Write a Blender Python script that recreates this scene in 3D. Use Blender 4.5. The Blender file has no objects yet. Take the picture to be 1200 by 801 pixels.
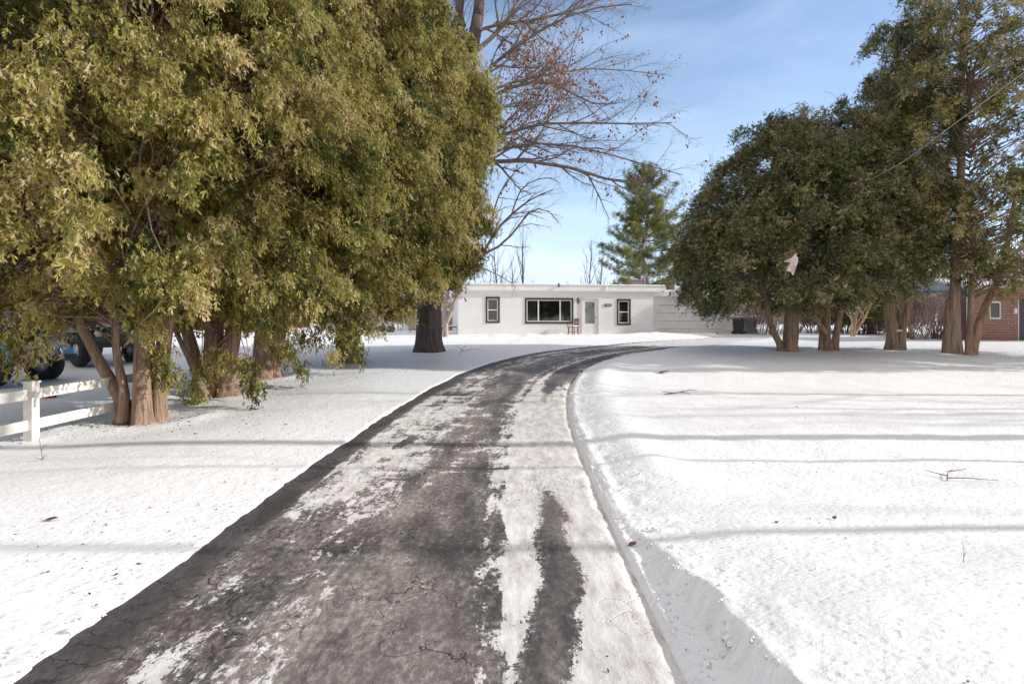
import bpy, math, random
import numpy as np
from mathutils import Vector, Matrix

# ------------------------------------------------------------------ camera, world, sun, exposure
scene = bpy.context.scene
col = scene.collection
EYE = 1.6
F = 640.0                       # focal length in pixels of the 1200 px wide photograph
cd = bpy.data.cameras.new("camera"); cam = bpy.data.objects.new("camera", cd); col.objects.link(cam)
cd.sensor_width = 36.0; cd.lens = F / 1200 * 36; cd.shift_y = -25.5 / 1200
cd.clip_start = 0.05; cd.clip_end = 3000
cam.location = (0, 0, EYE); cam.rotation_euler = (math.radians(90), 0, 0)
scene.camera = cam

SUN_EL, SUN_AZ = math.radians(23), math.radians(0.3)      # azimuth of the sun from +X, counted towards +Y
sv = Vector((math.cos(SUN_EL) * math.cos(SUN_AZ), math.cos(SUN_EL) * math.sin(SUN_AZ), math.sin(SUN_EL)))
world = bpy.data.worlds.new("World"); scene.world = world; world.use_nodes = True
wn = world.node_tree; wn.nodes.clear()
def WN(t, **k):
    n = wn.nodes.new(t)
    for a, b in k.items(): setattr(n, a, b)
    return n
wout = WN('ShaderNodeOutputWorld'); bg = WN('ShaderNodeBackground'); sky = WN('ShaderNodeTexSky')
sky.sky_type = 'NISHITA'; sky.sun_disc = False; sky.sun_elevation = SUN_EL
sky.sun_rotation = math.radians(90) - SUN_AZ
sky.air_density = 1.0; sky.dust_density = 0.3; sky.ozone_density = 2.6; sky.altitude = 200
tc = WN('ShaderNodeTexCoord'); mp = WN('ShaderNodeMapping'); mp.inputs['Scale'].default_value = (1.6, 1.2, 6.0)
mp.inputs['Rotation'].default_value = (0.0, 0.18, 0.3)
nz = WN('ShaderNodeTexNoise'); nz.inputs['Scale'].default_value = 1.5; nz.inputs['Detail'].default_value = 7; nz.inputs['Distortion'].default_value = 0.5
rp = WN('ShaderNodeValToRGB'); rp.color_ramp.elements[0].position = 0.44; rp.color_ramp.elements[1].position = 0.72
rp.color_ramp.elements[0].color = (0, 0, 0, 1); rp.color_ramp.elements[1].color = (0.62, 0.62, 0.62, 1)
sx = WN('ShaderNodeSeparateXYZ'); mr = WN('ShaderNodeMapRange')
mr.inputs['From Min'].default_value = 0.0; mr.inputs['From Max'].default_value = 0.55
mr.inputs['To Min'].default_value = 0.90; mr.inputs['To Max'].default_value = 0.04
mm = WN('ShaderNodeMath', operation='MULTIPLY'); ma = WN('ShaderNodeMath', operation='ADD', use_clamp=True)
mx = WN('ShaderNodeMix', data_type='RGBA')
mx.inputs[7].default_value = (4.9, 5.9, 7.4, 1)
L = wn.links.new
L(tc.outputs['Generated'], mp.inputs['Vector']); L(mp.outputs[0], nz.inputs['Vector']); L(nz.outputs[0], rp.inputs[0])
L(tc.outputs['Generated'], sx.inputs[0]); L(sx.outputs[2], mr.inputs['Value'])
mc = WN('ShaderNodeMath', operation='MAXIMUM'); mc.inputs[1].default_value = 0.36
L(mr.outputs[0], mc.inputs[0]); L(rp.outputs[0], mm.inputs[0]); L(mc.outputs[0], mm.inputs[1])
mm2 = WN('ShaderNodeMath', operation='MULTIPLY'); mm2.inputs[1].default_value = 0.6
L(mr.outputs[0], mm2.inputs[0]); L(mm.outputs[0], ma.inputs[0]); L(mm2.outputs[0], ma.inputs[1])
L(ma.outputs[0], mx.inputs[0]); L(sky.outputs[0], mx.inputs[6])
# unseen bright cloud veil, added overhead and behind the camera to neutralise shadow fill
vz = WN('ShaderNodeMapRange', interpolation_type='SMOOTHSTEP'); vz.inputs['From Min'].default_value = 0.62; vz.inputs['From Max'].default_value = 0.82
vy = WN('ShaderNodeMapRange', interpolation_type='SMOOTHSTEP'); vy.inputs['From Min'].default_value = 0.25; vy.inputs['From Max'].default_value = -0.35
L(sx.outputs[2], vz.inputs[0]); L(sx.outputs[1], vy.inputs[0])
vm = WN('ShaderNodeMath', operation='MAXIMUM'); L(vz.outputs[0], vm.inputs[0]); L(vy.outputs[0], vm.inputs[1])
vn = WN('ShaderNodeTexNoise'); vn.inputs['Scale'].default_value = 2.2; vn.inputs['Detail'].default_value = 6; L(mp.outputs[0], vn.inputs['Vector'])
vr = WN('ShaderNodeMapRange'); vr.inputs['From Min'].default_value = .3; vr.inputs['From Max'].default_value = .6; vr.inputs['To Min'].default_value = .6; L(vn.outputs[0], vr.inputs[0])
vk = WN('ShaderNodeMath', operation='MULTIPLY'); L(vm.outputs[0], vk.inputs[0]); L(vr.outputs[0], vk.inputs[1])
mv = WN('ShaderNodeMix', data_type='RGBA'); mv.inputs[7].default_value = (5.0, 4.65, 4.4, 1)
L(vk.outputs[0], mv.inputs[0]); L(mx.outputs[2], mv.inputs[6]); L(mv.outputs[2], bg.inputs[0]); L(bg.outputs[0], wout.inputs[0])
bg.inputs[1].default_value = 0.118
sl = bpy.data.lights.new("sun", 'SUN'); so = bpy.data.objects.new("sun", sl); col.objects.link(so)
sl.energy = 3.15; sl.angle = math.radians(0.5); sl.color = (1.0, 0.965, 0.91)
so.rotation_euler = sv.to_track_quat('Z', 'Y').to_euler(); so.location = (30, -5, 30)
scene.view_settings.view_transform = 'Standard'; scene.view_settings.look = 'None'
scene.view_settings.exposure = 0.70; scene.view_settings.gamma = 1.0
scene.render.engine = 'CYCLES'
scene.cycles.max_bounces = 6; scene.cycles.diffuse_bounces = 4; scene.cycles.transparent_max_bounces = 8
scene.cycles.use_denoising = True

rng = np.random.default_rng(7)
random.seed(7)

# ------------------------------------------------------------------ helpers
def tag(o, label=None, cat=None, group=None, kind=None):
    if label: o['label'] = label
    if cat: o['category'] = cat
    if group: o['group'] = group
    if kind: o['kind'] = kind
    return o
def empty(name, loc, rz=0.0):
    o = bpy.data.objects.new(name, None); col.objects.link(o)
    o.location = loc; o.rotation_euler = (0, 0, rz); o.empty_display_size = 0.2
    return o
def smooth(x): x = np.clip(x, 0, 1); return x * x * (3 - 2 * x)
def sstep(a, b, x): return smooth((x - a) / (b - a))

class MB:
    """collects shapes with vertices in local space and links them as one mesh object"""
    def __init__(s): s.v = []; s.f = []; s.n = 0; s.t = []
    def raw(s, V, Fc, tint=None):
        V = np.asarray(V, dtype=np.float64).reshape(-1, 3)
        s.v.append(V); s.f.append((np.asarray(Fc, dtype=np.int64) + s.n)); s.n += len(V)
        s.t.append(np.full(len(V), 0.5) if tint is None else np.asarray(tint, dtype=np.float64))
        return s
    def box(s, lo, hi, M=None):
        x0, y0, z0 = lo; x1, y1, z1 = hi
        V = np.array([(x0,y0,z0),(x1,y0,z0),(x1,y1,z0),(x0,y1,z0),(x0,y0,z1),(x1,y0,z1),(x1,y1,z1),(x0,y1,z1)], float)
        if M is not None: V = np.array([M @ Vector(p) for p in V])
        return s.raw(V, [(0,3,2,1),(4,5,6,7),(0,1,5,4),(1,2,6,5),(2,3,7,6),(3,0,4,7)])
    def bar(s, a, b, w, h=None):
        a = Vector(a); b = Vector(b); h = h or w; d = b - a
        q = d.to_track_quat('Z', 'Y').to_matrix().to_4x4(); M = Matrix.Translation(a) @ q
        return s.box((-w/2, -h/2, 0), (w/2, h/2, d.length), M)
    def tube(s, P, R, n=8, cap=True, noise=None):
        P = np.asarray(P, float); R = np.atleast_1d(np.asarray(R, float)); R = np.interp(np.linspace(0, 1, len(P)), np.linspace(0, 1, len(R)), R) if len(R) > 1 else np.full(len(P), R[0])
        if cap:
            a = P[0] - P[1]; a = a / (np.linalg.norm(a) + 1e-9) * .001; b = P[-1] - P[-2]; b = b / (np.linalg.norm(b) + 1e-9) * .001
            P = np.vstack([P[:1] + a, P, P[-1:] + b]); R = np.concatenate([[1e-4], R, [1e-4]])
            if noise is not None: noise = np.concatenate([noise[:1], noise, noise[-1:]])
        return s.tubes(P[None], R[None], n, None if noise is None else noise[None])
    def tubes(s, P, R, n=3, noise=None, tint=None):
        """P: (N, m, 3) polylines, R: (N, m) radii"""
        P = np.asarray(P, float); R = np.asarray(R, float); N, m, _ = P.shape
        T = np.gradient(P, axis=1); T /= np.linalg.norm(T, axis=2, keepdims=True) + 1e-9
        cand = np.array([[1.0, 0.1, 0], [0, 1.0, 0.1], [0.1, 0, 1.0]]); worst = np.abs(T @ cand.T).max(1); ref = cand[worst.argmin(1)][:, None, :] * np.ones((1, m, 1))      # one steady side vector per polyline
        A = np.cross(T, ref); A /= np.linalg.norm(A, axis=2, keepdims=True) + 1e-9; B = np.cross(T, A)
        th = np.arange(n) * 2 * math.pi / n
        rr = R[..., None] * np.ones(n)
        if noise is not None: rr = rr * noise
        V = P[:, :, None, :] + rr[..., None] * (np.cos(th)[:, None] * A[:, :, None, :] + np.sin(th)[:, None] * B[:, :, None, :])
        i = np.arange(N)[:, None, None] * (m * n); j = np.arange(m - 1)[None, :, None] * n; k = np.arange(n)[None, None, :]; k2 = (k + 1) % n
        Fc = np.stack([i + j + k, i + j + n + k, i + j + n + k2, i + j + k2], -1).reshape(-1, 4)
        return s.raw(V.reshape(-1, 3), Fc, None if tint is None else np.repeat(tint, m * n))
    def lathe(s, prof, c=(0, 0, 0), n=16, axis='Z'):
        prof = np.asarray(prof, float); th = np.arange(n) * 2 * math.pi / n; m = len(prof)
        V = np.zeros((m, n, 3)); V[..., 0] = prof[:, :1] * np.cos(th); V[..., 1] = prof[:, :1] * np.sin(th); V[..., 2] = prof[:, 1:2]
        if axis == 'Y': V = V[..., [0, 2, 1]] * np.array([1, -1, 1])
        if axis == 'X': V = V[..., [2, 0, 1]]
        V = V.reshape(-1, 3) + np.array(c)
        Fc = [(j*n+k, j*n+(k+1) % n, (j+1)*n+(k+1) % n, (j+1)*n+k) for j in range(m-1) for k in range(n)]
        return s.raw(V, Fc)
    def stamp(s, TV, TF, O, X, Y, Z, sc, tint=None):
        """copies of a template mesh at O with axes X, Y, Z (N,3) scaled by sc (N,)"""
        TV = np.asarray(TV); TF = np.asarray(TF); N = len(O); m = len(TV)
        V = (TV[None, :, 0:1] * X[:, None] + TV[None, :, 1:2] * Y[:, None] + TV[None, :, 2:3] * Z[:, None]) * sc[:, None, None] + O[:, None]
        Fc = (TF[None] + (np.arange(N) * m)[:, None, None]).reshape(-1, TF.shape[1])
        return s.raw(V.reshape(-1, 3), Fc, None if tint is None else np.repeat(tint, m))
    def build(s, name, mat, parent=None, smooth_=False, bevel=0.0, M=None):
        V = np.concatenate(s.v); Fc = np.concatenate([np.asarray(f).reshape(-1, 4) for f in s.f])
        T = np.concatenate(s.t)
        me = bpy.data.meshes.new(name); nf = len(Fc)
        if M is not None:
            Mm = np.array(M); V = V @ Mm[:3, :3].T + Mm[:3, 3]
        me.vertices.add(len(V)); me.vertices.foreach_set('co', V.astype(np.float32).ravel())
        me.loops.add(nf * 4); me.loops.foreach_set('vertex_index', Fc.astype(np.int32).ravel())
        me.polygons.add(nf); me.polygons.foreach_set('loop_start', np.arange(nf, dtype=np.int32) * 4)
        me.polygons.foreach_set('use_smooth', np.full(nf, bool(smooth_)))
        a = me.attributes.new('tint', 'FLOAT', 'POINT'); a.data.foreach_set('value', T.astype(np.float32))
        me.update(calc_edges=True)
        if nf < 20000: me.validate()
        me.materials.append(mat)
        o = bpy.data.objects.new(name, me); col.objects.link(o)
        if parent is not None: o.parent = parent
        if bevel:
            b = o.modifiers.new('bevel', 'BEVEL'); b.width = bevel; b.segments = 2; b.limit_method = 'ANGLE'
        return o

def vnoise(x, y, seed=0, octs=4, z=None):
    """value noise (2-D, or 3-D when z is given), about -1..1"""
    tot = np.zeros(np.broadcast(x, y).shape); amp = 1.0; s = 0.0
    for o in range(octs):
        f = 2.0 ** o; X = x * f + 17.3 * o; Y = y * f + 5.1 * o
        Z = (z * f + 3.7 * o) if z is not None else np.zeros_like(tot)
        xi = np.floor(X).astype(np.int64); yi = np.floor(Y).astype(np.int64); zi = np.floor(Z).astype(np.int64)
        u = X - xi; v = Y - yi; w = Z - zi; u = u*u*(3-2*u); v = v*v*(3-2*v); w = w*w*(3-2*w)
        def h(a, b, c):
            n = (a * 374761393 + b * 668265263 + c * 2147483647 + (seed + o) * 974634777) & 0xffffffff
            n = ((n ^ (n >> 13)) * 1274126177) & 0xffffffff; n = n ^ (n >> 16)
            return (n & 0xffff) / 32767.5 - 1
        a0 = (h(xi,yi,zi)*(1-u)+h(xi+1,yi,zi)*u)*(1-v)+(h(xi,yi+1,zi)*(1-u)+h(xi+1,yi+1,zi)*u)*v
        if z is not None:
            a1 = (h(xi,yi,zi+1)*(1-u)+h(xi+1,yi,zi+1)*u)*(1-v)+(h(xi,yi+1,zi+1)*(1-u)+h(xi+1,yi+1,zi+1)*u)*v
            a0 = a0*(1-w)+a1*w
        tot = tot + a0 * amp; s += amp; amp *= 0.5
    return tot / s

# ---- materials
class Mat:
    def __init__(s, name):
        s.m = bpy.data.materials.new(name); s.m.use_nodes = True; s.t = s.m.node_tree; s.n = s.t.nodes; s.n.clear()
        s.out = s.n.new('ShaderNodeOutputMaterial')
    def N(s, t, ins=None, **k):
        n = s.n.new(t)
        for a, b in k.items(): setattr(n, a, b)
        for a, b in (ins or {}).items():
            if hasattr(b, 'is_output') or isinstance(b, bpy.types.NodeSocket): s.t.links.new(b, n.inputs[a])
            else: n.inputs[a].default_value = b
        return n
    def math(s, op, a, b=0.0, c=0.0, clamp=False):
        return s.N('ShaderNodeMath', {0: a, 1: b, 2: c}, operation=op, use_clamp=clamp).outputs[0]
    def ramp(s, fac, stops):
        r = s.N('ShaderNodeValToRGB', {0: fac}); e = r.color_ramp.elements
        while len(e) < len(stops): e.new(0.5)
        for i, (p, c) in enumerate(stops):
            e[i].position = p; e[i].color = (*c, 1) if isinstance(c, tuple) else (c, c, c, 1)
        return r.outputs[0]
    def noise(s, vec, scale, detail=4, rough=0.55, dist=0.0):
        ins = {'Scale': scale, 'Detail': detail, 'Roughness': rough, 'Distortion': dist}
        if vec is not None: ins['Vector'] = vec
        return s.N('ShaderNodeTexNoise', ins).outputs[0]
    def mapping(s, vec, scale=(1, 1, 1), rot=(0, 0, 0), loc=(0, 0, 0)):
        return s.N('ShaderNodeMapping', {'Vector': vec, 'Scale': scale, 'Rotation': rot, 'Location': loc}).outputs[0]
    def obj(s): return s.N('ShaderNodeTexCoord').outputs['Object']
    def mix(s, f, a, b): 
        n = s.N('ShaderNodeMix', {0: f}, data_type='RGBA')
        for i, v in ((6, a), (7, b)):
            if isinstance(v, bpy.types.NodeSocket): s.t.links.new(v, n.inputs[i])
            else: n.inputs[i].default_value = (*v, 1)
        return n.outputs[2]
    def bump(s, h, strength=0.3, dist=0.02, normal=None):
        ins = {'Height': h, 'Strength': strength, 'Distance': dist}
        if normal is not None: ins['Normal'] = normal
        return s.N('ShaderNodeBump', ins).outputs[0]
    def bsdf(s, color, rough=0.7, metal=0.0, normal=None, spec=0.5, **k):
        ins = {'Base Color': color if isinstance(color, bpy.types.NodeSocket) else (*color, 1), 'Roughness': rough, 'Metallic': metal, 'Specular IOR Level': spec}
        if normal is not None: ins['Normal'] = normal
        ins.update(k)
        b = s.N('ShaderNodeBsdfPrincipled', ins); s.t.links.new(b.outputs[0], s.out.inputs[0]); return s.m

def plain(name, c, rough=0.6, metal=0.0, var=0.12, scale=6.0, bump=0.05, spec=0.5):
    m = Mat(name); v = m.obj(); n = m.noise(v, scale, 5)
    d = tuple(x * (1 - var) for x in c); l = tuple(min(1, x * (1 + var)) for x in c)
    colr = m.ramp(n, [(0.3, d), (0.7, l)])
    return m.bsdf(colr, rough, metal, m.bump(m.noise(v, scale * 12, 3), bump, 0.01), spec)

def foliage(name, cols, trans=0.30, rough=0.55):
    m = Mat(name); a = m.N('ShaderNodeAttribute', attribute_name='tint').outputs['Fac']
    c = m.ramp(a, cols)
    p = m.N('ShaderNodeBsdfPrincipled', {'Base Color': c, 'Roughness': rough, 'Specular IOR Level': 0.35})
    tr = m.N('ShaderNodeBsdfTranslucent', {'Color': c})
    mx = m.N('ShaderNodeMixShader', {0: trans, 1: p.outputs[0], 2: tr.outputs[0]})
    m.t.links.new(mx.outputs[0], m.out.inputs[0]); return m.m

def bark(name, dark, light, sx=18.0, sz=2.5, strength=0.8, dist=0.03):
    m = Mat(name); v = m.obj()
    w = m.noise(m.mapping(v, (sx, sx, sz)), 1.0, 6, 0.65, 0.6)
    w2 = m.noise(v, 2.2, 4)
    c = m.ramp(w, [(0.32, dark), (0.52, tuple((a + b) / 2 for a, b in zip(dark, light))), (0.72, light)])
    c = m.mix(m.ramp(w2, [(0.4, 0.0), (0.7, 0.55)]), c, tuple(x * 0.75 for x in light))
    return m.bsdf(c, 0.9, 0, m.bump(w, strength, dist), 0.2)
# ------------------------------------------------------------------ ground heights
_py = np.array([-60, -5, 4, 8, 12, 15, 19, 24, 32, 45, 80, 400.0])
_pz = np.array([-.05, 0, 0, .03, .11, .24, .45, .62, .72, .98, 1.15, 1.35])
_yy = np.linspace(-60, 400, 4600); _zz = np.interp(_yy, _py, _pz)
_k = np.hanning(41); _k /= _k.sum(); _zs = np.convolve(np.pad(_zz, 20, 'edge'), _k, 'valid')
def zbase(x, y):
    x = np.asarray(x, float); y = np.asarray(y, float)
    z = np.interp(y, _yy, _zs)
    z = z - 0.13 * sstep(-2.8, -6.5, x) * (1 - sstep(9, 20, y)) 
    z = z + 0.05 * vnoise(x * .12, y * .12, 3, 2) * sstep(3, 14, np.hypot(x, y))
    return z
# driveway centre line
_cp = np.array([(-.72, -8), (-.72, 0), (-.72, 3), (-.70, 5.5), (-.53, 9.5), (.02, 13.4), (1.05, 16.6), (2.9, 19.6), (5.6, 22.4), (8.6, 25.0), (11.4, 28.0), (13.4, 31.5), (14.6, 35.0)], float)
def catmull(P, n=24):
    P = np.asarray(P, float); Q = np.vstack([2*P[0]-P[1], P, 2*P[-1]-P[-2]]); out = []
    for i in range(1, len(Q) - 2):
        t = np.linspace(0, 1, n, endpoint=False)[:, None]; a, b, c, d = Q[i-1], Q[i], Q[i+1], Q[i+2]
        out.append(0.5 * ((2*b) + (-a+c)*t + (2*a-5*b+4*c-d)*t**2 + (-a+3*b-3*c+d)*t**3))
    return np.vstack(out + [P[-1:]])
CL = catmull(_cp, 20)
_seg = np.linalg.norm(np.diff(CL, axis=0), axis=1); CT = np.concatenate([[0], np.cumsum(_seg)]) - 8.0   # arc length, 0 near the camera
CD = np.gradient(CL, axis=0); CD /= np.linalg.norm(CD, axis=1, keepdims=True); CN = np.stack([CD[:, 1], -CD[:, 0]], 1)  # right-hand normal
HALF = 1.47
def lateral(x, y):
    """signed distance to the drive's centre line (right positive) and arc length"""
    s = np.full(x.shape, 99.0); t = np.zeros(x.shape)
    m = (x > -8) & (x < 22) & (y > -10) & (y < 40); px = x[m]; py = y[m]
    bs = np.empty(len(px)); bt = np.empty(len(px))
    A = CL[:-1]; D = np.diff(CL, axis=0); LL = (D**2).sum(1)
    for i in range(0, len(px), 20000):
        q = np.stack([px[i:i+20000], py[i:i+20000]], 1)[:, None]
        k = np.clip(((q - A) * D).sum(2) / LL, 0, 1)
        C = A + k[..., None] * D; e = q - C; d2 = (e**2).sum(2); j = d2.argmin(1); r = np.arange(len(j))
        ej = e[r, j]; sg = np.sign(ej[:, 0] * D[j, 1] - ej[:, 1] * D[j, 0])
        bs[i:i+20000] = np.sqrt(d2[r, j]) * sg; bt[i:i+20000] = CT[j] + k[r, j] * _seg[j]
    s[m] = bs; t[m] = bt
    return s, t
TRUNKS = [(-6.12, 8.95, .75), (-6.3, 11.7, .7), (-6.35, 14.1, .6), (-4.9, 16.6, .5), (-2.98, 19.6, .8), (9.66, 19.2, .6), (11.3, 19.5, .6), (13.86, 19.8, .6), (15.3, 18.6, .7)]
def snow_height(x, y, detail=True):
    x = np.asarray(x, float); y = np.asarray(y, float); sh = x.shape
    x = x.ravel(); y = y.ravel()
    s, t = lateral(x, y); z = zbase(x, y)
    n1 = vnoise(x * 2.2, y * 2.2, 11, 4); n2 = vnoise(x * 9, y * 9, 12, 3); n3 = vnoise(x*.45, y*.45, 5, 3)
    near = 1 - sstep(9, 30, np.hypot(x, y))
    # left lawn: thin snow, ragged edge
    eL = HALF - .03 + .05 * vnoise(t * 1.1, t * 0, 21, 4) + .03 * n2
    left = -.035 + (.035 + .013) * sstep(eL, eL + .07, -s)
    left = left + .03 * sstep(.3, 3, -s - HALF) * (1 + n3) + .006 * n2 * near
    # right side: groove, plowed bench, bank
    t0 = np.clip((4.35 - t) / 2.0, 0, 2.0)
    wb = .030 + .195 * t0 ** .8
    eR = HALF + .055 + wb + (.022 + .042*np.clip(t0, 0, 1)) * (vnoise(t * 2.6, t * 0, 31, 5) + .9*n2 + .5*n1)
    H = .030 + .135 * smooth(t0)
    gr = -.055 * np.exp(-((s - HALF - .01) / .028) ** 2) * (1 - sstep(14, 18, t))
    bench = -.035 + .045 * sstep(HALF - .05, HALF - .005, s) + gr - .012 * sstep(HALF + .1, HALF + .25, s)
    tr = .012 * np.exp(-((s - HALF - .055) / .018) ** 2) * (1 + 1.2*n2)
    right = bench + tr * (1 - sstep(12, 16, t)) + H * sstep(eR, eR + .045 + .07 * t0, s)
    right = right + .07 * np.exp(-((s - eR - .55) / .32) ** 2) * sstep(3.5, 6, t) * (.6 + .8 * vnoise(t * .5, t * 0, 61, 2))
    right = right + (.05 + .02 * n3) * sstep(0, .9, s - eR) + .014 * n1 * sstep(0, .3, s - eR)
    right = right + .022 * (n2) * np.exp(-((s - eR - .2) / .22) ** 2) * near + .006 * n2 * sstep(.0, .4, s-eR) * near
    d = np.where(s < 0, left, right)
    d = np.where(s > 90, .05 + .02 * n3, d)
    # lumpy ridge thrown up by the plough in front of the house
    rl = vnoise(x * 1.3, y * 1.3, 41, 4)
    ry = 28.4 + .16 * x
    ridge = (.10 + .16 * np.clip(rl, 0, 1) + .10 * sstep(3, 9, x)) * np.exp(-((y - ry) / .8) ** 2) * sstep(-4.5, -1, x) * (1 - sstep(11.5, 13.5, x)) * sstep(-HALF + .2, -HALF - .7, s)
    berm = .22 * (.5 + .5*rl) * np.exp(-((y - 31.6) / .8) ** 2) * sstep(9, 10, x) * (1 - sstep(11.5, 12.5, x))
    # shallow melt hollows with a raised rim round the trunks
    w = 0 * z
    for cx_, cy_, k_ in TRUNKS:
        r_ = np.hypot(x - cx_, y - cy_) / k_; w = w - .07 * np.exp(-(r_ / .75) ** 2) + .035 * np.exp(-((r_ - 1.35) / .35) ** 2) * (1 + n1)
    return (z + d + ridge + berm + w).reshape(sh)

def axis_pts(lo, hi, c, a, n):
    u = np.linspace(math.asinh((lo - c) / a), math.asinh((hi - c) / a), n); return c + a * np.sinh(u)
xs = axis_pts(-400, 400, -.2, 1.9, 820); ys = axis_pts(-30, 700, 2.6, 2.2, 760)
GX, GY = np.meshgrid(xs, ys)
GZ = snow_height(GX, GY)
def grid_mesh(name, X, Y, Z, mat, uv=None):
    ny, nx = X.shape; b = MB(); i = np.arange(ny - 1)[:, None] * nx + np.arange(nx - 1)[None]
    b.raw(np.stack([X.ravel(), Y.ravel(), Z.ravel()], 1), np.stack([i, i + 1, i + nx + 1, i + nx], -1).reshape(-1, 4))
    o = b.build(name, mat, None, True)
    if uv is not None:
        me = o.data; l = me.uv_layers.new(name='UVMap'); vi = np.empty(len(me.loops), np.int32); me.loops.foreach_get('vertex_index', vi)
        l.data.foreach_set('uv', uv.reshape(-1, 2)[vi].astype(np.float32).ravel())
    return o

m = Mat('snow'); v = m.obj()
nA = m.noise(v, 9.0, 6, 0.65); nB = m.noise(m.mapping(v, (1.0, 1.6, 1.0), (0, 0, .6)), 26.0, 4, 0.6)
vor = m.N('ShaderNodeTexVoronoi', {'Vector': m.mapping(v, (1.0, 1.5, 1.0), (0, 0, .5)), 'Scale': 15.0, 'Randomness': 1.0}, feature='SMOOTH_F1').outputs[0]
pock = m.ramp(vor, [(0.10, 0.0), (0.36, 1.0)])
h = m.math('ADD', m.math('MULTIPLY', nB, .5), m.math('MULTIPLY', pock, .34))
h = m.math('ADD', h, m.math('MULTIPLY', nA, .7)); h = m.math('ADD', h, m.math('MULTIPLY', m.noise(v, 130.0, 3), .10))
# faint dirt freckles lying on the crust
fr = m.ramp(m.noise(v, 55.0, 3, .7), [(0.70, 0.0), (0.78, 0.35)]); fm = m.ramp(m.noise(v, .9, 3), [(.5, 0.0), (.65, 1.0)])
c = m.mix(m.math('MULTIPLY', fr, fm), (0.86, 0.86, 0.865), (0.42, 0.38, 0.34))
h = m.math('ADD', h, m.math('MULTIPLY', m.noise(m.mapping(v, (1.0, 3.2, 1.0), (0, 0, -.75)), 5.0, 5, .6), .9))
snow = m.bsdf(c, 0.55, 0, m.bump(h, 0.48, 0.03), 0.25)
g = grid_mesh('snow_ground', GX, GY, GZ, snow); tag(g, kind='structure')

# driveway sheet, laterals s in -1.75..1.6
m = Mat('driveway'); uv = m.N('ShaderNodeUVMap').outputs[0]
sp = m.N('ShaderNodeSeparateXYZ', {0: uv}); S = sp.outputs[0]; T = sp.outputs[1]     # metres across / along
n_big = m.noise(m.mapping(uv, (1.3, .42, 1)), 1.0, 3, .55)
n_str = m.noise(m.mapping(uv, (5.0, 1.3, 1)), 1.0, 8, .72, .35)
n_fine = m.noise(m.mapping(uv, (1.6, 1, 1)), 16.0, 6, .75)
n_med = m.noise(m.mapping(uv, (2.6, 1.5, 1)), 1.7, 7, .78, .25)
n_grain = m.noise(m.mapping(uv, (1, 1, 1)), 120.0, 2, .6)
n_edge = m.noise(m.mapping(uv, (.0, 1, 1)), 1.4, 6, .7)
def gauss(c, w, amp):     # bell across the drive
    d = m.math('DIVIDE', m.math('SUBTRACT', S, c), w); return m.math('MULTIPLY', m.math('EXPONENT', m.math('MULTIPLY', m.math('MULTIPLY', d, d), -1.0)), amp)
def st(a, b, x=None):
    r = m.N('ShaderNodeMapRange', {'Value': x if x is not None else S, 'From Min': a, 'From Max': b}, interpolation_type='SMOOTHSTEP'); r.clamp = True; return r.outputs[0]
# asphalt
asp = m.ramp(n_fine, [(0.25, (.038, .034, .036)), (0.5, (.076, .068, .070)), (0.75, (.15, .135, .135))])
asp = m.mix(m.ramp(n_grain, [(.55, 0.0), (.75, .6)]), asp, (.19, .165, .155))
# tan, sanded film of dirty melt
tan_m = m.math('MULTIPLY', m.ramp(m.math('ADD', m.math('MULTIPLY', n_big, .6), m.math('MULTIPLY', n_str, .4)), [(.40, 0.0), (.54, 0.92)]), st(-1.34, -1.02))
leftish = m.math('SUBTRACT', 1.0, m.math('MULTIPLY', st(-.25, .25), .45))
tan_m = m.math('MULTIPLY', tan_m, leftish)
asp = m.mix(tan_m, asp, m.ramp(n_fine, [(.3, (.15, .13, .12)), (.5, (.31, .27, .245)), (.68, (.54, .49, .45))]))
# wet, darker blotches where the melt has just gone
wet = m.ramp(m.noise(m.mapping(uv, (1.5, .75, 1), (0, 0, 0), (4.3, 2.1, 0)), 1.1, 4, .5, .4), [(.49, 0.0), (.60, .6)])
asp = m.mix(wet, asp, (.040, .034, .035))
# cracks
vc = m.N('ShaderNodeTexVoronoi', {'Vector': m.N('ShaderNodeVectorMath', {0: uv, 1: m.N('ShaderNodeTexNoise', {'Vector': uv, 'Scale': 3.0, 'Detail': 4}).outputs[1]}, operation='ADD').outputs[0], 'Scale': 1.5}, feature='DISTANCE_TO_EDGE').outputs[0]
crk = m.math('MULTIPLY', m.ramp(vc, [(0.0, 1.0), (.018, 0.0)]), m.math('MAXIMUM', m.ramp(n_big, [(.45, 0.0), (.55, 1.0)]), st(-.3, -.7)))
asp = m.mix(m.math('MULTIPLY', crk, .8), asp, (.025, .02, .02))
# packed snow: probability as a profile across the drive + streaky noise
prof = m.math('ADD', gauss(-.52, .28, .082), gauss(-1.0, .26, .080))
prof = m.math('ADD', prof, m.math('MULTIPLY', st(.60, .76, m.math('ADD', S, m.math('MULTIPLY', m.math('SUBTRACT', n_edge, .5), .16))), .33))
prof = m.math('ADD', prof, gauss(.56, .11, .09))
strip = gauss(m.math('ADD', m.math('SUBTRACT', m.math('MULTIPLY', st(2.0, 3.6, T), .24), -.80), m.math('MULTIPLY', m.math('SUBTRACT', n_edge, .5), .26)), .145, .42)
strip = m.math('MULTIPLY', strip, m.math('SUBTRACT', 1.0, m.math('MULTIPLY', st(4.2, 5.6, T), .50)))
prof = m.math('SUBTRACT', prof, strip)
far = st(9.5, 13.5, T); prof = m.math('ADD', prof, m.math('MULTIPLY', far, m.math('SUBTRACT', m.math('MULTIPLY', gauss(1.0, .35, 1.0), .04), m.math('MULTIPLY', st(.5, .9), .28))))
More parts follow.
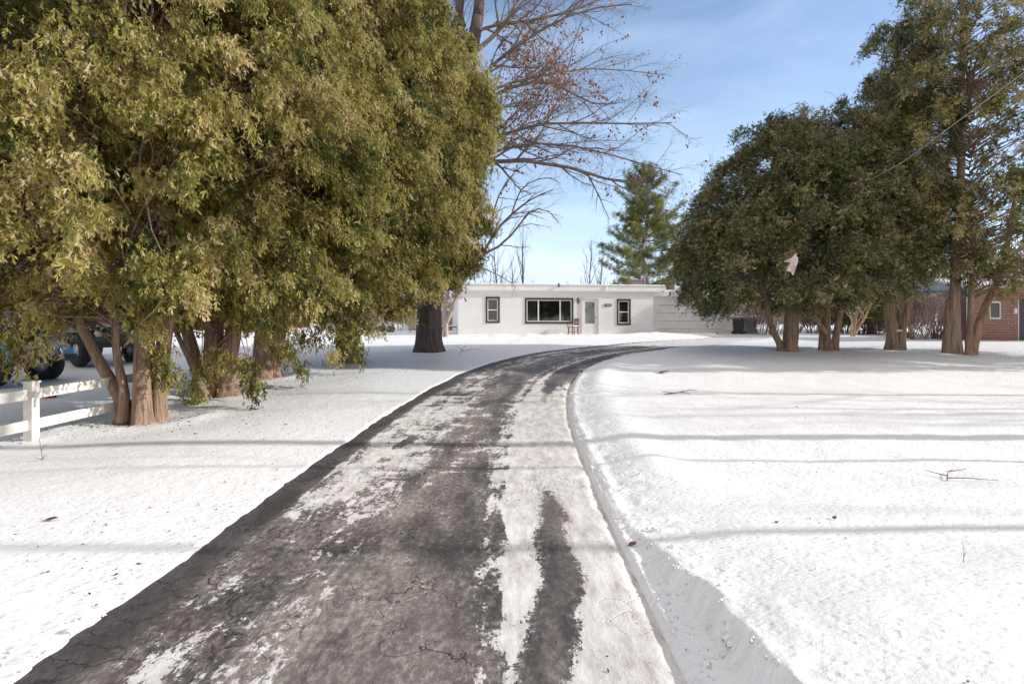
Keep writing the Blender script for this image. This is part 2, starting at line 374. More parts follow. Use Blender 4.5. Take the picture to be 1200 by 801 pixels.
prof = m.math('SUBTRACT', prof, m.math('MULTIPLY', st(-1.17, -1.36), .5))
prof = m.math('ADD', prof, m.math('MULTIPLY', st(15.0, 18.0, T), .035))
prof = m.math('ADD', prof, m.math('MULTIPLY', m.math('MULTIPLY', st(3.8, 5.2, T), st(12.0, 9.5, T)), .020))
prof = m.math('ADD', prof, m.math('MULTIPLY', st(23.0, 28.0, T), .55))
mixn = m.math('ADD', m.math('MULTIPLY', n_str, .34), m.math('ADD', m.math('MULTIPLY', n_big, .18), m.math('MULTIPLY', n_fine, .20)))
n_x = m.noise(m.mapping(uv, (.75, 3.0, 1), (0, 0, .12)), 1.15, 7, .74, .3)      # bands lying across the drive farther up
fx = m.math('MULTIPLY', st(4.2, 6.0, T), st(14, 10, T))
n_mx = m.math('ADD', m.math('MULTIPLY', n_med, m.math('SUBTRACT', 1.0, m.math('MULTIPLY', fx, .6))), m.math('MULTIPLY', n_x, m.math('MULTIPLY', fx, .75)))
mixn = m.math('ADD', mixn, m.math('MULTIPLY', n_mx, .40))
mixn = m.math('ADD', m.math('MULTIPLY', m.math('SUBTRACT', mixn, .556), 1.30), .5)
n_sp = m.noise(m.mapping(uv, (1.3, 1, 1)), 42.0, 4, .8)
val = m.math('ADD', m.math('ADD', mixn, prof), m.math('MULTIPLY', m.math('SUBTRACT', n_sp, .5), m.math('ADD', .15, m.math('MULTIPLY', strip, 1.2))))
snm = m.ramp(val, [(.605, 0.0), (.622, 1.0)])
halo = m.math('MULTIPLY', m.ramp(val, [(.50, 0.0), (.60, .35)]), m.ramp(n_fine, [(.45, 0.0), (.6, 1.0)]))
dirty = m.ramp(m.noise(m.mapping(uv, (3, 1, 1)), 3.0, 7, .75), [(.36, (.46, .425, .41)), (.52, (.67, .645, .63)), (.68, (.82, .81, .80))])
dirty = m.mix(m.ramp(m.noise(uv, 38.0, 4, .8), [(.62, 0.0), (.74, .55)]), dirty, (.36, .30, .27))
c = m.mix(halo, asp, (.42, .38, .36)); c = m.mix(snm, c, dirty)
hh = m.math('ADD', m.math('MULTIPLY', snm, .55), m.math('ADD', m.math('MULTIPLY', n_fine, .5), m.math('MULTIPLY', n_grain, .16)))
hh = m.math('SUBTRACT', hh, m.math('MULTIPLY', crk, .6))
rr = m.math('ADD', m.math('SUBTRACT', .62, m.math('MULTIPLY', m.math('MULTIPLY', wet, m.math('SUBTRACT', 1.0, snm)), .35)), m.math('MULTIPLY', n_fine, .3))
drive_mat = m.bsdf(c, rr, 0, m.bump(hh, 0.75, 0.018), 0.3)
tt = np.interp(np.arange(-7.5, CT[-1], .06), CT, np.arange(len(CT))); cx = np.interp(tt, np.arange(len(CL)), CL[:, 0]); cy = np.interp(tt, np.arange(len(CL)), CL[:, 1])
nx_ = np.interp(tt, np.arange(len(CL)), CN[:, 0]); ny_ = np.interp(tt, np.arange(len(CL)), CN[:, 1]); tl = np.interp(tt, np.arange(len(CL)), CT)
ss = np.linspace(-1.62, 1.50, 90)
DX = cx[:, None] + nx_[:, None] * ss; DY = cy[:, None] + ny_[:, None] * ss
DZ = zbase(DX, DY) + .006 * vnoise(DX * 3, DY * 3, 51, 4) - .004 + .012 * sstep(.85, 1.3, ss)[None] * (1 - sstep(12, 16, tl))[:, None]
DZ = DZ - .03 * sstep(1.40, 1.5, ss)[None]
dr = grid_mesh('driveway', DX, DY, DZ, drive_mat, np.stack([np.broadcast_to(ss, DX.shape), np.broadcast_to(tl[:, None], DX.shape)], -1)); tag(dr, kind='structure')

def gz(x, y): return float(snow_height(np.array([x]), np.array([y]))[0])
def P(px, py, Y): return Vector(((px - 600) / F * Y, Y, EYE - (py - 375) / F * Y))    # a point of the scene at depth Y
# ------------------------------------------------------------------ materials of built things
M = {}
def stucco():
    m = Mat('painted_stucco'); v = m.obj()
    br = m.N('ShaderNodeTexBrick', {'Vector': m.mapping(v, (1, 1, 1), (math.radians(90), 0, 0)), 'Scale': 1.0, 'Mortar Size': .006, 'Brick Width': .4, 'Row Height': .2, 'Color1': (1,1,1,1), 'Color2': (1,1,1,1), 'Mortar': (0,0,0,1)})
    n = m.noise(v, 1.3, 5); st_ = m.noise(m.mapping(v, (3, 3, .5)), 1.0, 4)
    z = m.N('ShaderNodeSeparateXYZ', {0: v}).outputs[2]
    low = m.math('MULTIPLY', m.ramp(z, [(0.15, 1.0), (.6, 0.0)]), m.ramp(st_, [(.4, 0.0), (.7, .7)]))
    c = m.ramp(n, [(.3, (.77, .765, .76)), (.7, (.84, .835, .825))])
    c = m.mix(low, c, (.55, .47, .42))
    h = m.math('ADD', m.math('MULTIPLY', br.outputs['Fac'], -.25), m.math('MULTIPLY', m.noise(v, 40, 3), .25))
    return m.bsdf(c, .8, 0, m.bump(h, .35, .01), .2)
M['stucco'] = stucco()
M['white'] = plain('white_paint', (.80, .80, .79), .45, var=.05)
M['vinyl'] = plain('white_vinyl', (.66, .64, .60), .5, var=.20, scale=5)
M['black_trim'] = plain('black_trim', (.035, .033, .034), .5)
M['garage_door'] = plain('garage_door_paint', (.72, .715, .70), .5, var=.06, scale=2)
M['fascia'] = plain('fascia_paint', (.83, .825, .81), .6, var=.08, scale=2)
M['roof'] = plain('roofing_felt', (.18, .18, .19), .9)
M['snowcap'] = plain('snow_cover', (.86, .86, .87), .6, var=.01, bump=.3)
M['curtain'] = plain('curtain_cloth', (.62, .61, .60), .9, var=.1, scale=20)
M['dark_in'] = plain('dim_interior', (.16, .155, .16), .9)
M['brown'] = plain('weathered_wood', (.20, .12, .08), .8, var=.3, scale=9)
M['rust'] = plain('brown_metal', (.16, .07, .045), .5, var=.2)
M['dark_plastic'] = plain('black_plastic', (.03, .03, .033), .5)
M['grey_plastic'] = plain('grey_plastic', (.30, .31, .32), .55)
M['tyre'] = plain('rubber', (.018, .018, .022), .8, var=.3, scale=20, bump=.4)
M['blue'] = plain('blue_car_paint', (.04, .36, .85), .25, var=.06)
M['black_paint'] = plain('black_car_paint', (.012, .013, .03), .25, var=.1)
M['chrome'] = plain('bright_metal', (.6, .6, .62), .25, metal=.9, var=.03)
M['lens'] = plain('pale_lens', (.75, .75, .72), .15, var=.03)
M['red'] = plain('red_paint', (.45, .02, .03), .4, var=.1)
M['barn'] = plain('red_board_siding', (.30, .05, .06), .75, var=.2, scale=3)
M['chim'] = plain('chimney_brick', (.26, .20, .20), .85, var=.2, scale=8)
M['galv'] = plain('galvanised_metal', (.40, .40, .42), .45, metal=.6)
def glass_mat():
    m = Mat('window_glass')
    d = m.N('ShaderNodeBsdfTransparent', {'Color': (.62, .64, .64, 1)}); gl = m.N('ShaderNodeBsdfGlossy', {'Roughness': .03, 'Color': (.9, .9, .9, 1)})
    fr = m.N('ShaderNodeFresnel', {'IOR': 1.9}); mx_ = m.N('ShaderNodeMixShader', {0: fr.outputs[0], 1: d.outputs[0], 2: gl.outputs[0]})
    m.t.links.new(mx_.outputs[0], m.out.inputs[0]); return m.m
M['glass'] = glass_mat()
def brick_mat(name, c1, c2, mort, sc=1.0):
    m = Mat(name); v = m.obj()
    sp_ = m.N('ShaderNodeSeparateXYZ', {0: v}); u = m.math('ADD', sp_.outputs[0], sp_.outputs[1])
    w = m.N('ShaderNodeCombineXYZ', {0: u, 1: sp_.outputs[2], 2: 0.0}).outputs[0]
    b = m.N('ShaderNodeTexBrick', {'Vector': w, 'Scale': sc, 'Mortar Size': .014, 'Brick Width': .32, 'Row Height': .11, 'Color1': (*c1, 1), 'Color2': (*c2, 1), 'Mortar': (*mort, 1), 'Bias': 0.0})
    c = m.mix(m.ramp(m.noise(v, 7, 5), [(.35, 0.0), (.7, .5)]), b.outputs[0], tuple(x * .6 for x in c1))
    return m.bsdf(c, .85, 0, m.bump(b.outputs['Fac'], -.4, .01), .2)
M['brick'] = brick_mat('red_brick', (.40, .19, .14), (.30, .145, .115), (.40, .36, .34))
M['bark_cedar'] = bark('cedar_bark', (.11, .062, .042), (.56, .40, .29), 15, 1.3, 1.0, .07)
M['bark_oak'] = bark('oak_bark', (.045, .036, .036), (.20, .165, .155), 13, 1.5, 1.0, .06)
M['bark_pale'] = bark('pale_bark', (.25, .21, .19), (.50, .44, .40), 12, 3, .5, .02)
M['bark_grey'] = bark('grey_bark', (.10, .082, .080), (.24, .20, .19), 14, 3, .6, .02)
M['twig'] = plain('twig_bark', (.15, .115, .11), .9, var=.3, scale=3)
M['twig_red'] = plain('red_brown_twig', (.35, .25, .22), .9, var=.35, scale=2)
M['dry_leaf'] = foliage('dry_leaf', [(0.0, (.16, .06, .035)), (.5, (.30, .11, .06)), (1.0, (.42, .20, .12))], .3)
M['litter'] = plain('dead_leaf', (.085, .055, .04), .9, var=.4, scale=30)

# ------------------------------------------------------------------ the white house
HX, HY, HA = -3.1, 31.5, math.radians(9); hc, hs = math.cos(HA), math.sin(HA)
def hu(px, v=0.0):      # distance along the facade that shows at photograph column px (v = set-back)
    k = (px - 600) / F; ox, oy = HX - v * hs, HY + v * hc
    return (k * oy - ox) / (hc - k * hs)
def hz(px, py, v=0.0):
    u = hu(px, v); Y = HY + u * hs + v * hc; return EYE - (py - 375) / F * Y
house = empty('white_house', (HX, HY, 0), HA)
tag(house, 'low white flat-roofed house with dark-trimmed windows at the end of the driveway', 'house')
HL = hu(765.5); ZT = 3.66; GL = 17.9; rec = .7
wall = MB()
def wall_with_holes(b, u0, u1, z0, z1, y0, y1, holes):
    cols = sorted({u0, u1, *[h[0] for h in holes], *[h[1] for h in holes]}); rows = sorted({z0, z1, *[h[2] for h in holes], *[h[3] for h in holes]})
    for a, c in zip(cols, cols[1:]):
        z = z0
        hs_ = sorted([h for h in holes if h[0] <= a + 1e-6 and h[1] >= c - 1e-6], key=lambda h: h[2])
        for h in hs_:
            if h[2] > z: b.box((a, y0, z), (c, y1, h[2]))
            z = h[3]
        if z1 > z: b.box((a, y0, z), (c, y1, z1))
def rect(px0, px1, py0, py1, v=0.0): return (hu(px0, v), hu(px1, v), hz((px0+px1)/2, py1, v), hz((px0+px1)/2, py0, v))
w1 = rect(569.5, 585.2, 348.5, 377.5); wp = rect(615.5, 671.5, 349.8, 378.3); w2 = rect(723.2, 738.6, 351, 380); dr_ = rect(682.0, 700.8, 350.3, 392.0)
wall_with_holes(wall, 0, HL, .3, 3.32, 0, .22, [w1, wp, w2, dr_])
wall.box((0, .22, .3), (.2, 8, 3.32)); wall.box((HL - .2, .22, .3), (HL, 8, 3.32)); wall.box((.2, 7.8, .3), (HL - .2, 8, 3.32))
wall.build('wall', M['stucco'], house)
MB().box((.25, .9, .5), (HL - .25, 1.0, 3.3)).build('inner_wall', M['dark_in'], house)
rf = MB().box((-.12, -.16, 3.325), (HL + .75, 8.2, ZT)).build('roof', M['fascia'], house, bevel=.01)
MB().box((-.16, -.20, ZT + .002), (HL + .79, -.12, ZT + .05)).build('roof_edge', M['white'], rf, bevel=.006)
sn = MB().box((-.10, -.11, ZT + .003), (HL + .72, 8.15, ZT + .09)); sn.build('snow_layer', M['snowcap'], rf, bevel=.03)
sf = MB().box((-.1, -.14, 3.285), (HL + .72, -.0, 3.322)); sf.build('soffit', M['white'], rf)
def window(name, r, kind):
    u0, u1, z0, z1 = r; t = .11
    b = MB()
    for (a, c, e, f) in ((u0 - .02, u1 + .02, z1 - t + .04, z1 + .04), (u0 - .02, u1 + .02, z0 - .04, z0 + t - .04), (u0 - .02, u0 + t - .03, z0 + t - .04, z1 - t + .04), (u1 - t + .03, u1 + .02, z0 + t - .04, z1 - t + .04)):
        b.box((a, -.03, e), (c, .03, f))
    w = b.build('window', M['black_trim'], house)
    i0, i1, j0, j1 = u0 + .08, u1 - .08, z0 + .07, z1 - .07; s = .055
    b = MB(); b.box((i0, .01, j1 - s), (i1, .07, j1)); b.box((i0, .01, j0), (i1, .07, j0 + s)); b.box((i0, .012, j0 + s), (i0 + s, .068, j1 - s)); b.box((i1 - s, .012, j0 + s), (i1, .068, j1 - s))
    if kind == 'sash': zm = (j0 + j1) / 2; b.box((i0 + s, .02, zm - .03), (i1 - s, .065, zm + .03))
    else:
        for k in (hu(631), hu(656.5)): b.box((k - .035, .015, j0 + s), (k + .035, .065, j1 - s))
    b.build('frame', M['white'], w)
    MB().box((i0 + .02, .045, j0 + .02), (i1 - .02, .05, j1 - .02)).build('pane', M['glass'], w)
    # curtains or blinds behind the pane
    if kind == 'sash': spans = [(i0, i1)]
    else: spans = [(i0, i0 + .62), (i1 - .62, i1)]
    for a, c in spans:
        b = MB(); n = int((c - a) / .03) * 2; xs_ = np.linspace(a, c, n); yy = .16 + .012 * np.sin(np.arange(n) * 1.6)
        V = [(x, y, z) for z in (j0, j1) for x, y in zip(xs_, yy)]
        b.raw(V, [(k, k + 1, n + k + 1, n + k) for k in range(n - 1)])
        b.build('curtain', M['curtain'] if kind != 'sash' else plain('dark_screen', (.16, .16, .165), .8), w)
    return w
window('window', w1, 'sash'); window('window', wp, 'wide'); window('window', w2, 'sash')
u0, u1, z0, z1 = dr_
b = MB(); b.box((u0 - .06, -.04, z0), (u0 + .03, .05, z1 + .03)); b.box((u1 - .03, -.04, z0), (u1 + .06, .05, z1 + .03)); b.box((u0 + .03, -.04, z1 - .05), (u1 - .03, .05, z1 + .03))
b.build('door_frame', plain('pinkish_trim', (.66, .60, .60), .6), house)
d = MB(); g0, g1, h0, h1 = hu(685.6), hu(697), hz(691, 379), hz(691, 353.6)
wall_with_holes(d, u0 + .04, u1 - .04, z0 + .03, z1 - .06, .0, .045, [(g0, g1, h0, h1)])
door = d.build('door', M['white'], house)
MB().box((g0 - .01, .025, h0 - .01), (g1 + .01, .035, h1 + .01)).build('pane', plain('frosted_pane', (.26, .27, .27), .25, var=.25, scale=2), door)
b = MB()
for px, py in ((686.2, 362.3), (690.1, 359.6), (694.9, 357)):
    a, z = hu(px), hz(px, py); MB().box((a - .055, .019, z - .11), (a + .065, .022, z + .11)).build('door_light', M['dark_in'], door)
b = MB(); b.box((u1 - .16, -.05, z0 + .95), (u1 - .12, -.0, z0 + 1.1)); b.build('handle', M['galv'], door)
# lantern by the door
lu, lz = hu(677.2), hz(677.2, 352)
b = MB(); b.box((lu - .05, -.03, lz - .02), (lu + .05, 0, lz + .14)); b.lathe([(.01, .12), (.06, .06), (.09, -.02), (.07, -.2), (.03, -.26), (.005, -.28)], (lu, -.12, lz + .06), 10); b.bar((lu, -.02, lz + .14), (lu, -.12, lz + .16), .02)
b.build('porch_lantern', M['rust'], house)
# number plaque: dark oval board with four pale digits (too small in the photo to read as words)
pu, pz = hu(712.6), hz(712.6, 357.4)
b = MB(); b.box((pu - .23, -.035, pz - .085), (pu + .23, -.0, pz + .085)); pq = b.build('house_number_plaque', plain('plaque_red_brown', (.20, .05, .045), .6), house, bevel=.02)
seg = {'a': (0,.10,.08,.10), 'b': (.08,.10,.08,.05), 'c': (.08,.05,.08,0), 'd': (0,0,.08,0), 'e': (0,0,0,.05), 'f': (0,.05,0,.10), 'g': (0,.05,.08,.05)}
for i, sg in enumerate(['bc', 'abcdfg', 'abcdef', 'abcdeg']):
    b = MB()
    for q in sg:
        x0, a0, x1, a1 = seg[q]; ox = pu - .19 + i * .105; b.bar((ox + x0 * .75, -.04, pz - .05 + a0), (ox + x1 * .75, -.04, pz - .05 + a1), .016, .006)
    b.build('digit', M['white'], pq)
def flood(px, py, mat, v=0.0, yy=-.17):
    a, z = hu(px, v), hz(px, py, v); b = MB(); b.box((a - .05, yy - .03, z + .02), (a + .05, yy, z + .12))
    b.lathe([(.02, 0), (.035, -.05), (.06, -.14), (.055, -.15), (.0, -.15)], (a, yy - .05, z + .05), 12); return b
flood(654, 334.5, 0).build('flood_light', M['dark_plastic'], house)
flood(709.3, 337, 0).build('flood_light', M['white'], house)
# garage, set back
gz1 = hz(800, 347.3, rec)
gd = (hu(770.8, rec), hu(848, rec), .55, hz(780, 357, rec))
b = MB(); wall_with_holes(b, HL + .003, GL, .3, gz1, rec, rec + .2, [(gd[0], gd[1], .55, gd[3])]); b.box((GL - .2, rec + .2, .3), (GL, 7.6, gz1)); b.box((HL + .003, 7.4, .3), (GL - .2, 7.6, gz1))
b.build('garage_wall', M['garage_door'], house)
gtop = hz(775, 340.8, rec)
b = MB().box((HL + .003, rec - .22, gz1 + .003), (GL + .15, 7.8, gtop)); gf = b.build('garage_roof', M['fascia'], house, bevel=.01)
MB().box((HL + .01, rec - .18, gtop + .002), (GL + .12, 7.7, gtop + .08)).build('snow_layer', M['snowcap'], gf, bevel=.03)
b = MB(); nP = 4; hh_ = (gd[3] - gd[2]) / nP
for k in range(nP): b.box((gd[0], rec + .09, gd[2] + k * hh_ + .014), (gd[1], rec + .13, gd[2] + (k + 1) * hh_ - .014))
b.box((gd[0], rec + .135, gd[2]), (gd[1], rec + .15, gd[3]))
b.build('garage_door', M['garage_door'], house, bevel=.006)
b = flood(783.3, 344.5, 0, rec, rec - .22); b.build('flood_light', M['dark_plastic'], house)
# chimney
ca, cz = hu(745.5, 3), 0
MB().box((ca - .36, 2.7, ZT + .0), (ca + .36, 3.4, ZT + .55)).box((ca - .41, 2.65, ZT + .552), (ca + .41, 3.45, ZT + .62)).build('chimney', M['chim'], house)
def tw(u, v, z=0): return Vector((HX + u * hc - v * hs, HY + u * hs + v * hc, z))   # house frame to world

# rustic chair with a snowy seat by the door
p = tw(hu(669), -.55); cg = gz(p.x, p.y)
ch = empty('wooden_chair', (p.x, p.y, cg - .05), HA + .35); tag(ch, 'small weathered brown wooden chair with snow on its seat, by the picture window and door', 'chair')
for sx_ in (-.22, .20):
    for sy_ in (-.2, .2): MB().bar((sx_, sy_, 0), (sx_ * .95, sy_ * .9, .46), .055).build('leg', M['brown'], ch)
MB().box((-.30, -.26, .46), (.26, .26, .50)).build('seat', M['brown'], ch)
b = MB()
for k in range(4): b.bar((.20 + .0, -.2 + k * .133, .50), (.25, -.2 + k * .133, .98), .07, .03)
b.bar((.24, -.24, .93), (.24, .24, .93), .05, .09); b.bar((.22, -.24, .66), (.22, .24, .66), .03, .06); b.build('backrest', M['brown'], ch)
MB().bar((-.25, -.25, .68), (.22, -.25, .70), .06, .035).bar((-.22, -.25, .48), (-.22, -.25, .68), .05).build('armrest', M['brown'], ch)
MB().bar((-.25, .25, .68), (.22, .25, .70), .06, .035).bar((-.22, .25, .48), (-.22, .25, .68), .05).build('armrest', M['brown'], ch)
MB().box((-.32, -.25, .502), (.18, .25, .58)).build('snow_cushion', M['snowcap'], ch, bevel=.035)
MB().bar((-.21, -.2, .2), (.19, -.2, .2), .03).bar((-.21, .2, .2), (.19, .2, .2), .03).build('stretcher', M['brown'], ch)

# wheeled bins
def wheelie(px, Y, mat, label, rz):
    x = (px - 600) / F * Y; t = empty('wheelie_bin', (x, Y, gz(x, Y) - .04), rz); tag(t, label, 'bin', 'wheelie bins beside the garage')
    V = []; 
    for z, w, d_ in ((.06, .22, .24), (.12, .235, .26), (.95, .29, .33), (.99, .31, .35)):
        V += [(-w, -d_, z), (w, -d_, z), (w, d_, z), (-w, d_, z)]
    Fc = [(3, 2, 1, 0)] + [(j*4+k, j*4+(k+1) % 4, j*4+4+(k+1) % 4, j*4+4+k) for j in range(3) for k in range(4)] + [(12, 13, 14, 15)]
    MB().raw(V, Fc).build('body', mat, t, bevel=.015)
    MB().box((-.32, -.37, 1.0), (.32, .37, 1.04)).box((-.22, -.25, 1.042), (.22, .2, 1.07)).bar((-.3, .40, .98), (.3, .40, .98), .03).build('lid', mat, t, bevel=.012)
    for sx_ in (-1, 1): MB().lathe([(.0, -.03), (.10, -.03), (.12, -.015), (.12, .015), (.10, .03), (.0, .03)], (sx_ * .27, .26, .13), 16, 'X').build('wheel', M['dark_plastic'], t)
wheelie(865.3, 33.6, M['dark_plastic'], 'black wheeled rubbish bin at the right end of the garage', 1.3)
wheelie(879, 33.9, M['grey_plastic'], 'grey wheeled rubbish bin just right of the black one by the garage', .15)

# ------------------------------------------------------------------ brick house at the right
bh = empty('brick_house', (20.5, 24.6, 0), math.radians(2)); tag(bh, 'red brick house with snowy low roof behind the right-hand cedars', 'house')
bz = .35; bt = 2.95
b = MB(); wall_with_holes(b, 0, 9.5, bz, bt, 0, .25, [(1.05, 1.6, 1.65, 2.45), (2.38, 3.35, .5, 2.55)]); b.box((0, .25, bz), (.25, 1.2, bt)); b.box((.25, .95, bz), (5.0, 1.2, bt)); b.box((5.0, .95, bz), (5.25, 7, bt)); b.box((9.25, .25, bz), (9.5, 7, bt)); b.box((5.25, 6.75, bz), (9.25, 7, bt))
b.build('wall', M['brick'], bh)
wn_ = MB(); u0, u1, z0, z1 = 1.05, 1.6, 1.65, 2.45
for q in ((u0, u1, z0, z0 + .07), (u0, u1, z1 - .07, z1), (u0, u0 + .06, z0 + .07, z1 - .07), (u1 - .06, u1, z0 + .07, z1 - .07)): wn_.box((q[0], .02, q[2]), (q[1], .09, q[3]))
w = wn_.build('window', M['white'], bh); MB().box((u0 + .03, .05, z0 + .03), (u1 - .03, .055, z1 - .03)).build('pane', M['glass'], w); MB().box((u0, .14, z0), (u1, .15, z1)).build('blind', plain('pale_blue_blind', (.55, .62, .74), .7), w)
dd = MB().box((2.4, .08, .5), (3.33, .12, 2.52)).build('door', plain('dark_door', (.035, .035, .05), .4), bh)
MB().box((2.38, .02, .5), (2.44, .1, 2.55)).box((3.29, .02, .5), (3.35, .1, 2.55)).build('door_frame', M['white'], bh)
MB().lathe([(0, 0), (.035, .01), (.035, .05), (0, .06)], (3.26, .06, 1.45), 10, 'Y').build('handle', M['galv'], bh)
b = MB(); b.box((2.12, -.1, 1.9), (2.24, 0, 2.14)); b.build('porch_lamp', M['white'], bh)
def gable(b, x0, x1, y0, y1, z, h, k=.16):      # low roof sloping up from the front and back eaves
    ym = (y0 + y1) / 2
    V = [(x0,y0,z),(x1,y0,z),(x1,y1,z),(x0,y1,z),(x0,y0,z+k),(x1,y0,z+k),(x1,y1,z+k),(x0,y1,z+k),(x0,ym,z+k+h),(x1,ym,z+k+h),(x0,ym,z),(x1,ym,z)]
    return b.raw(V, [(10,11,1,0),(3,2,11,10),(0,1,5,4),(2,3,7,6),(4,5,9,8),(6,7,8,9),(0,4,8,10),(10,8,7,3),(11,9,5,1),(2,6,9,11)])
b = gable(MB(), -1.25, 5.3, -1.0, 2.6, bt, .32); gable(b, 5.303, 10.1, -1.0, 8.0, bt, .8)
rfb = b.build('roof', plain('grey_blue_fascia', (.30, .36, .42), .6), bh)
b = MB()
for x0, x1, y1, h in ((-1.22, 5.28, 2.57, .32), (5.32, 10.05, 7.95, .8)):
    ym = (-.98 + y1) / 2; z = bt + .165
    b.raw([(x0,-.98,z),(x1,-.98,z),(x1,ym,z+h),(x0,ym,z+h),(x0,-.94,z+.08),(x1,-.94,z+.08),(x1,ym,z+h+.09),(x0,ym,z+h+.09),(x1,y1,z),(x0,y1,z),(x1,y1-.04,z+.08),(x0,y1-.04,z+.08)], [(0,1,5,4),(4,5,6,7),(3,0,4,7),(1,2,6,5),(7,6,10,11),(9,8,10,11)[:4],(3,7,11,9),(2,8,10,6)])
b.build('snow_layer', M['snowcap'], rfb)
b = MB(); b.box((-1.3, -1.11, bt + .02), (10.1, -1.003, bt + .13)); b.build('gutter', M['galv'], bh)
MB().tube([(-1.0, -1.05, bt + .02), (-1.0, -1.05, bt - .12), (-.35, -.45, bt - .42), (-.06, -.06, bt - .62), (-.06, -.06, .5)], .045, 8).build('downspout', M['dark_plastic'], bh)
MB().box((-.62, -.75, .4), (-.52, -.65, bt)).build('porch_post', M['white'], bh)

# red barn far left, behind the cedars
rb = empty('red_barn', (-31, 40, 0), math.radians(-6)); tag(rb, 'long low red outbuilding seen in slivers between the left cedar trunks', 'barn')
b = MB(); wall_with_holes(b, 0, 13.5, .8, 3.9, 0, .2, [(9.4, 11.2, 1.0, 3.0)]); b.box((0, .2, .8), (.2, 7, 3.9)); b.box((13.3, .2, .8), (13.5, 7, 3.9)); b.box((.2, 6.8, .8), (13.3, 7, 3.9))
b.build('wall', M['barn'], rb)
MB().box((9.45, .06, 1.0), (11.15, .12, 2.95)).build('door', plain('faded_red_door', (.36, .06, .07), .7), rb)
MB().raw([(-.4, -.4, 3.9), (13.9, -.4, 3.9), (13.9, 3.5, 5.4), (-.4, 3.5, 5.4), (13.9, 7.4, 3.9), (-.4, 7.4, 3.9), (-.4, -.4, 3.75), (13.9, -.4, 3.75), (13.9, 7.4, 3.75), (-.4, 7.4, 3.75)], [(0, 1, 2, 3), (3, 2, 4, 5), (6, 7, 1, 0), (8, 9, 5, 4), (6, 0, 3, 5), (7, 8, 4, 1), (6, 9, 8, 7)]).build('roof', M['snowcap'], rb)

# brick outbuilding with lattice, behind the oak
x = (477 - 600) / F * 38
ob = empty('brick_outbuilding', (x, 38.5, 0), 0); tag(ob, 'small brick outbuilding with pale lattice beside it, left of the oak trunk', 'shed')
b = MB(); wall_with_holes(b, .0, 4.0, .8, 2.25, 0, .2, []); b.box((0, .2, .8), (.2, 3.5, 2.25)); b.box((3.8, .2, .8), (4.0, 3.5, 2.25)); b.build('wall', brick_mat('pale_brick', (.48, .27, .19), (.40, .2, .15), (.42, .36, .33)), ob)
MB().box((-.2, -.2, 2.253), (4.2, 3.7, 2.4)).build('roof', M['snowcap'], ob, bevel=.04)
b = MB()
for k in range(15): b.bar((-.62 + k * .11, -.35, .85), (-.62 + k * .11 , -.35, 1.95), .03, .02)
for k in range(8): b.bar((-.65, -.385, .95 + k * .13), (.98, -.385, .95 + k * .13), .025, .018)
for x_ in (-.68, 1.0): b.box((x_ - .05, -.43, .8), (x_ + .05, -.33, 2.05))
b.build('lattice', M['vinyl'], ob)

# snow-topped bench left of the house corner
p = P(527, 388, 33.0); bnz = gz(p.x, 33.0)
bn = empty('garden_bench', (p.x, 33.0, bnz - .03), .1); tag(bn, 'low dark bench with snow on top, between the oak trunk and the house corner', 'bench')
MB().box((-.62, -.2, .40), (.62, .2, .45)).build('seat', M['brown'], bn)
for sx_ in (-.5, .5): MB().box((sx_ - .05, -.17, 0), (sx_ + .05, .17, .40)).build('leg', M['brown'], bn)
MB().box((-.6, -.18, .452), (.6, .18, .53)).build('snow_layer', M['snowcap'], bn, bevel=.03)

# snow-capped boulders
def blob(c, r, seed, n=14):
    b = MB(); th = np.linspace(0, math.pi, n); ph = np.arange(2 * n) * math.pi / n
    A, B_ = np.meshgrid(th, ph, indexing='ij'); D = np.stack([np.sin(A)*np.cos(B_), np.sin(A)*np.sin(B_), np.cos(A)], -1)
    k = 1 + .22 * vnoise(D[..., 0] * 1.7 + seed, D[..., 1] * 1.7, seed, 3, D[..., 2] * 1.7)
    V = D * k[..., None] * np.array(r) + np.array(c); N2 = 2 * n
    return b.raw(V.reshape(-1, 3), [(j*N2+i, (j+1)*N2+i, (j+1)*N2+(i+1) % N2, j*N2+(i+1) % N2) for j in range(n - 1) for i in range(N2)])
stone = plain('dark_stone', (.13, .12, .12), .9, var=.3)
for i, (px, lab) in enumerate(((434, 'left snow-capped boulder of the three left of the outbuilding'), (446.5, 'middle snow-capped boulder of the three left of the outbuilding'), (457.5, 'right snow-capped boulder, nearest the outbuilding lattice'))):
    Y = 36.0; x = (px - 600) / F * Y; t = empty('boulder', (x, Y, gz(x, Y)), i * .9); tag(t, lab, 'boulder', 'snow-capped boulders beyond the oak')
    blob((0, 0, .22), (.36, .3, .30), i).build('rock', stone, t, True); blob((0, 0, .50), (.42, .36, .18), i + 5).build('snow_cap', M['snowcap'], t, True)

# ------------------------------------------------------------------ white two-rail vinyl fence
fn = empty('rail_fence', (0, 0, 0)); tag(fn, 'white two-rail vinyl fence running past the nearest left cedar', 'fence')
fp = [(-6.78, 5.0), (-6.60, 7.5), (-6.42, 10.0)]
for (x, y) in fp:
    z = float(zbase(x, y)) - .05; pz_ = z + .88
    MB().box((x - .062, y - .062, z - .1), (x + .062, y + .062, pz_)).raw([(x-.075,y-.075,pz_+.002),(x+.075,y-.075,pz_+.002),(x+.075,y+.075,pz_+.002),(x-.075,y+.075,pz_+.002),(x-.075,y-.075,pz_+.03),(x+.075,y-.075,pz_+.03),(x+.075,y+.075,pz_+.03),(x-.075,y+.075,pz_+.03),(x,y,pz_+.06)], [(0,1,5,4),(1,2,6,5),(2,3,7,6),(3,0,4,7),(4,5,8,8),(5,6,8,8),(6,7,8,8),(7,4,8,8)][:4] + [(4,5,6,7)]).build('post', M['vinyl'], fn, bevel=.004)
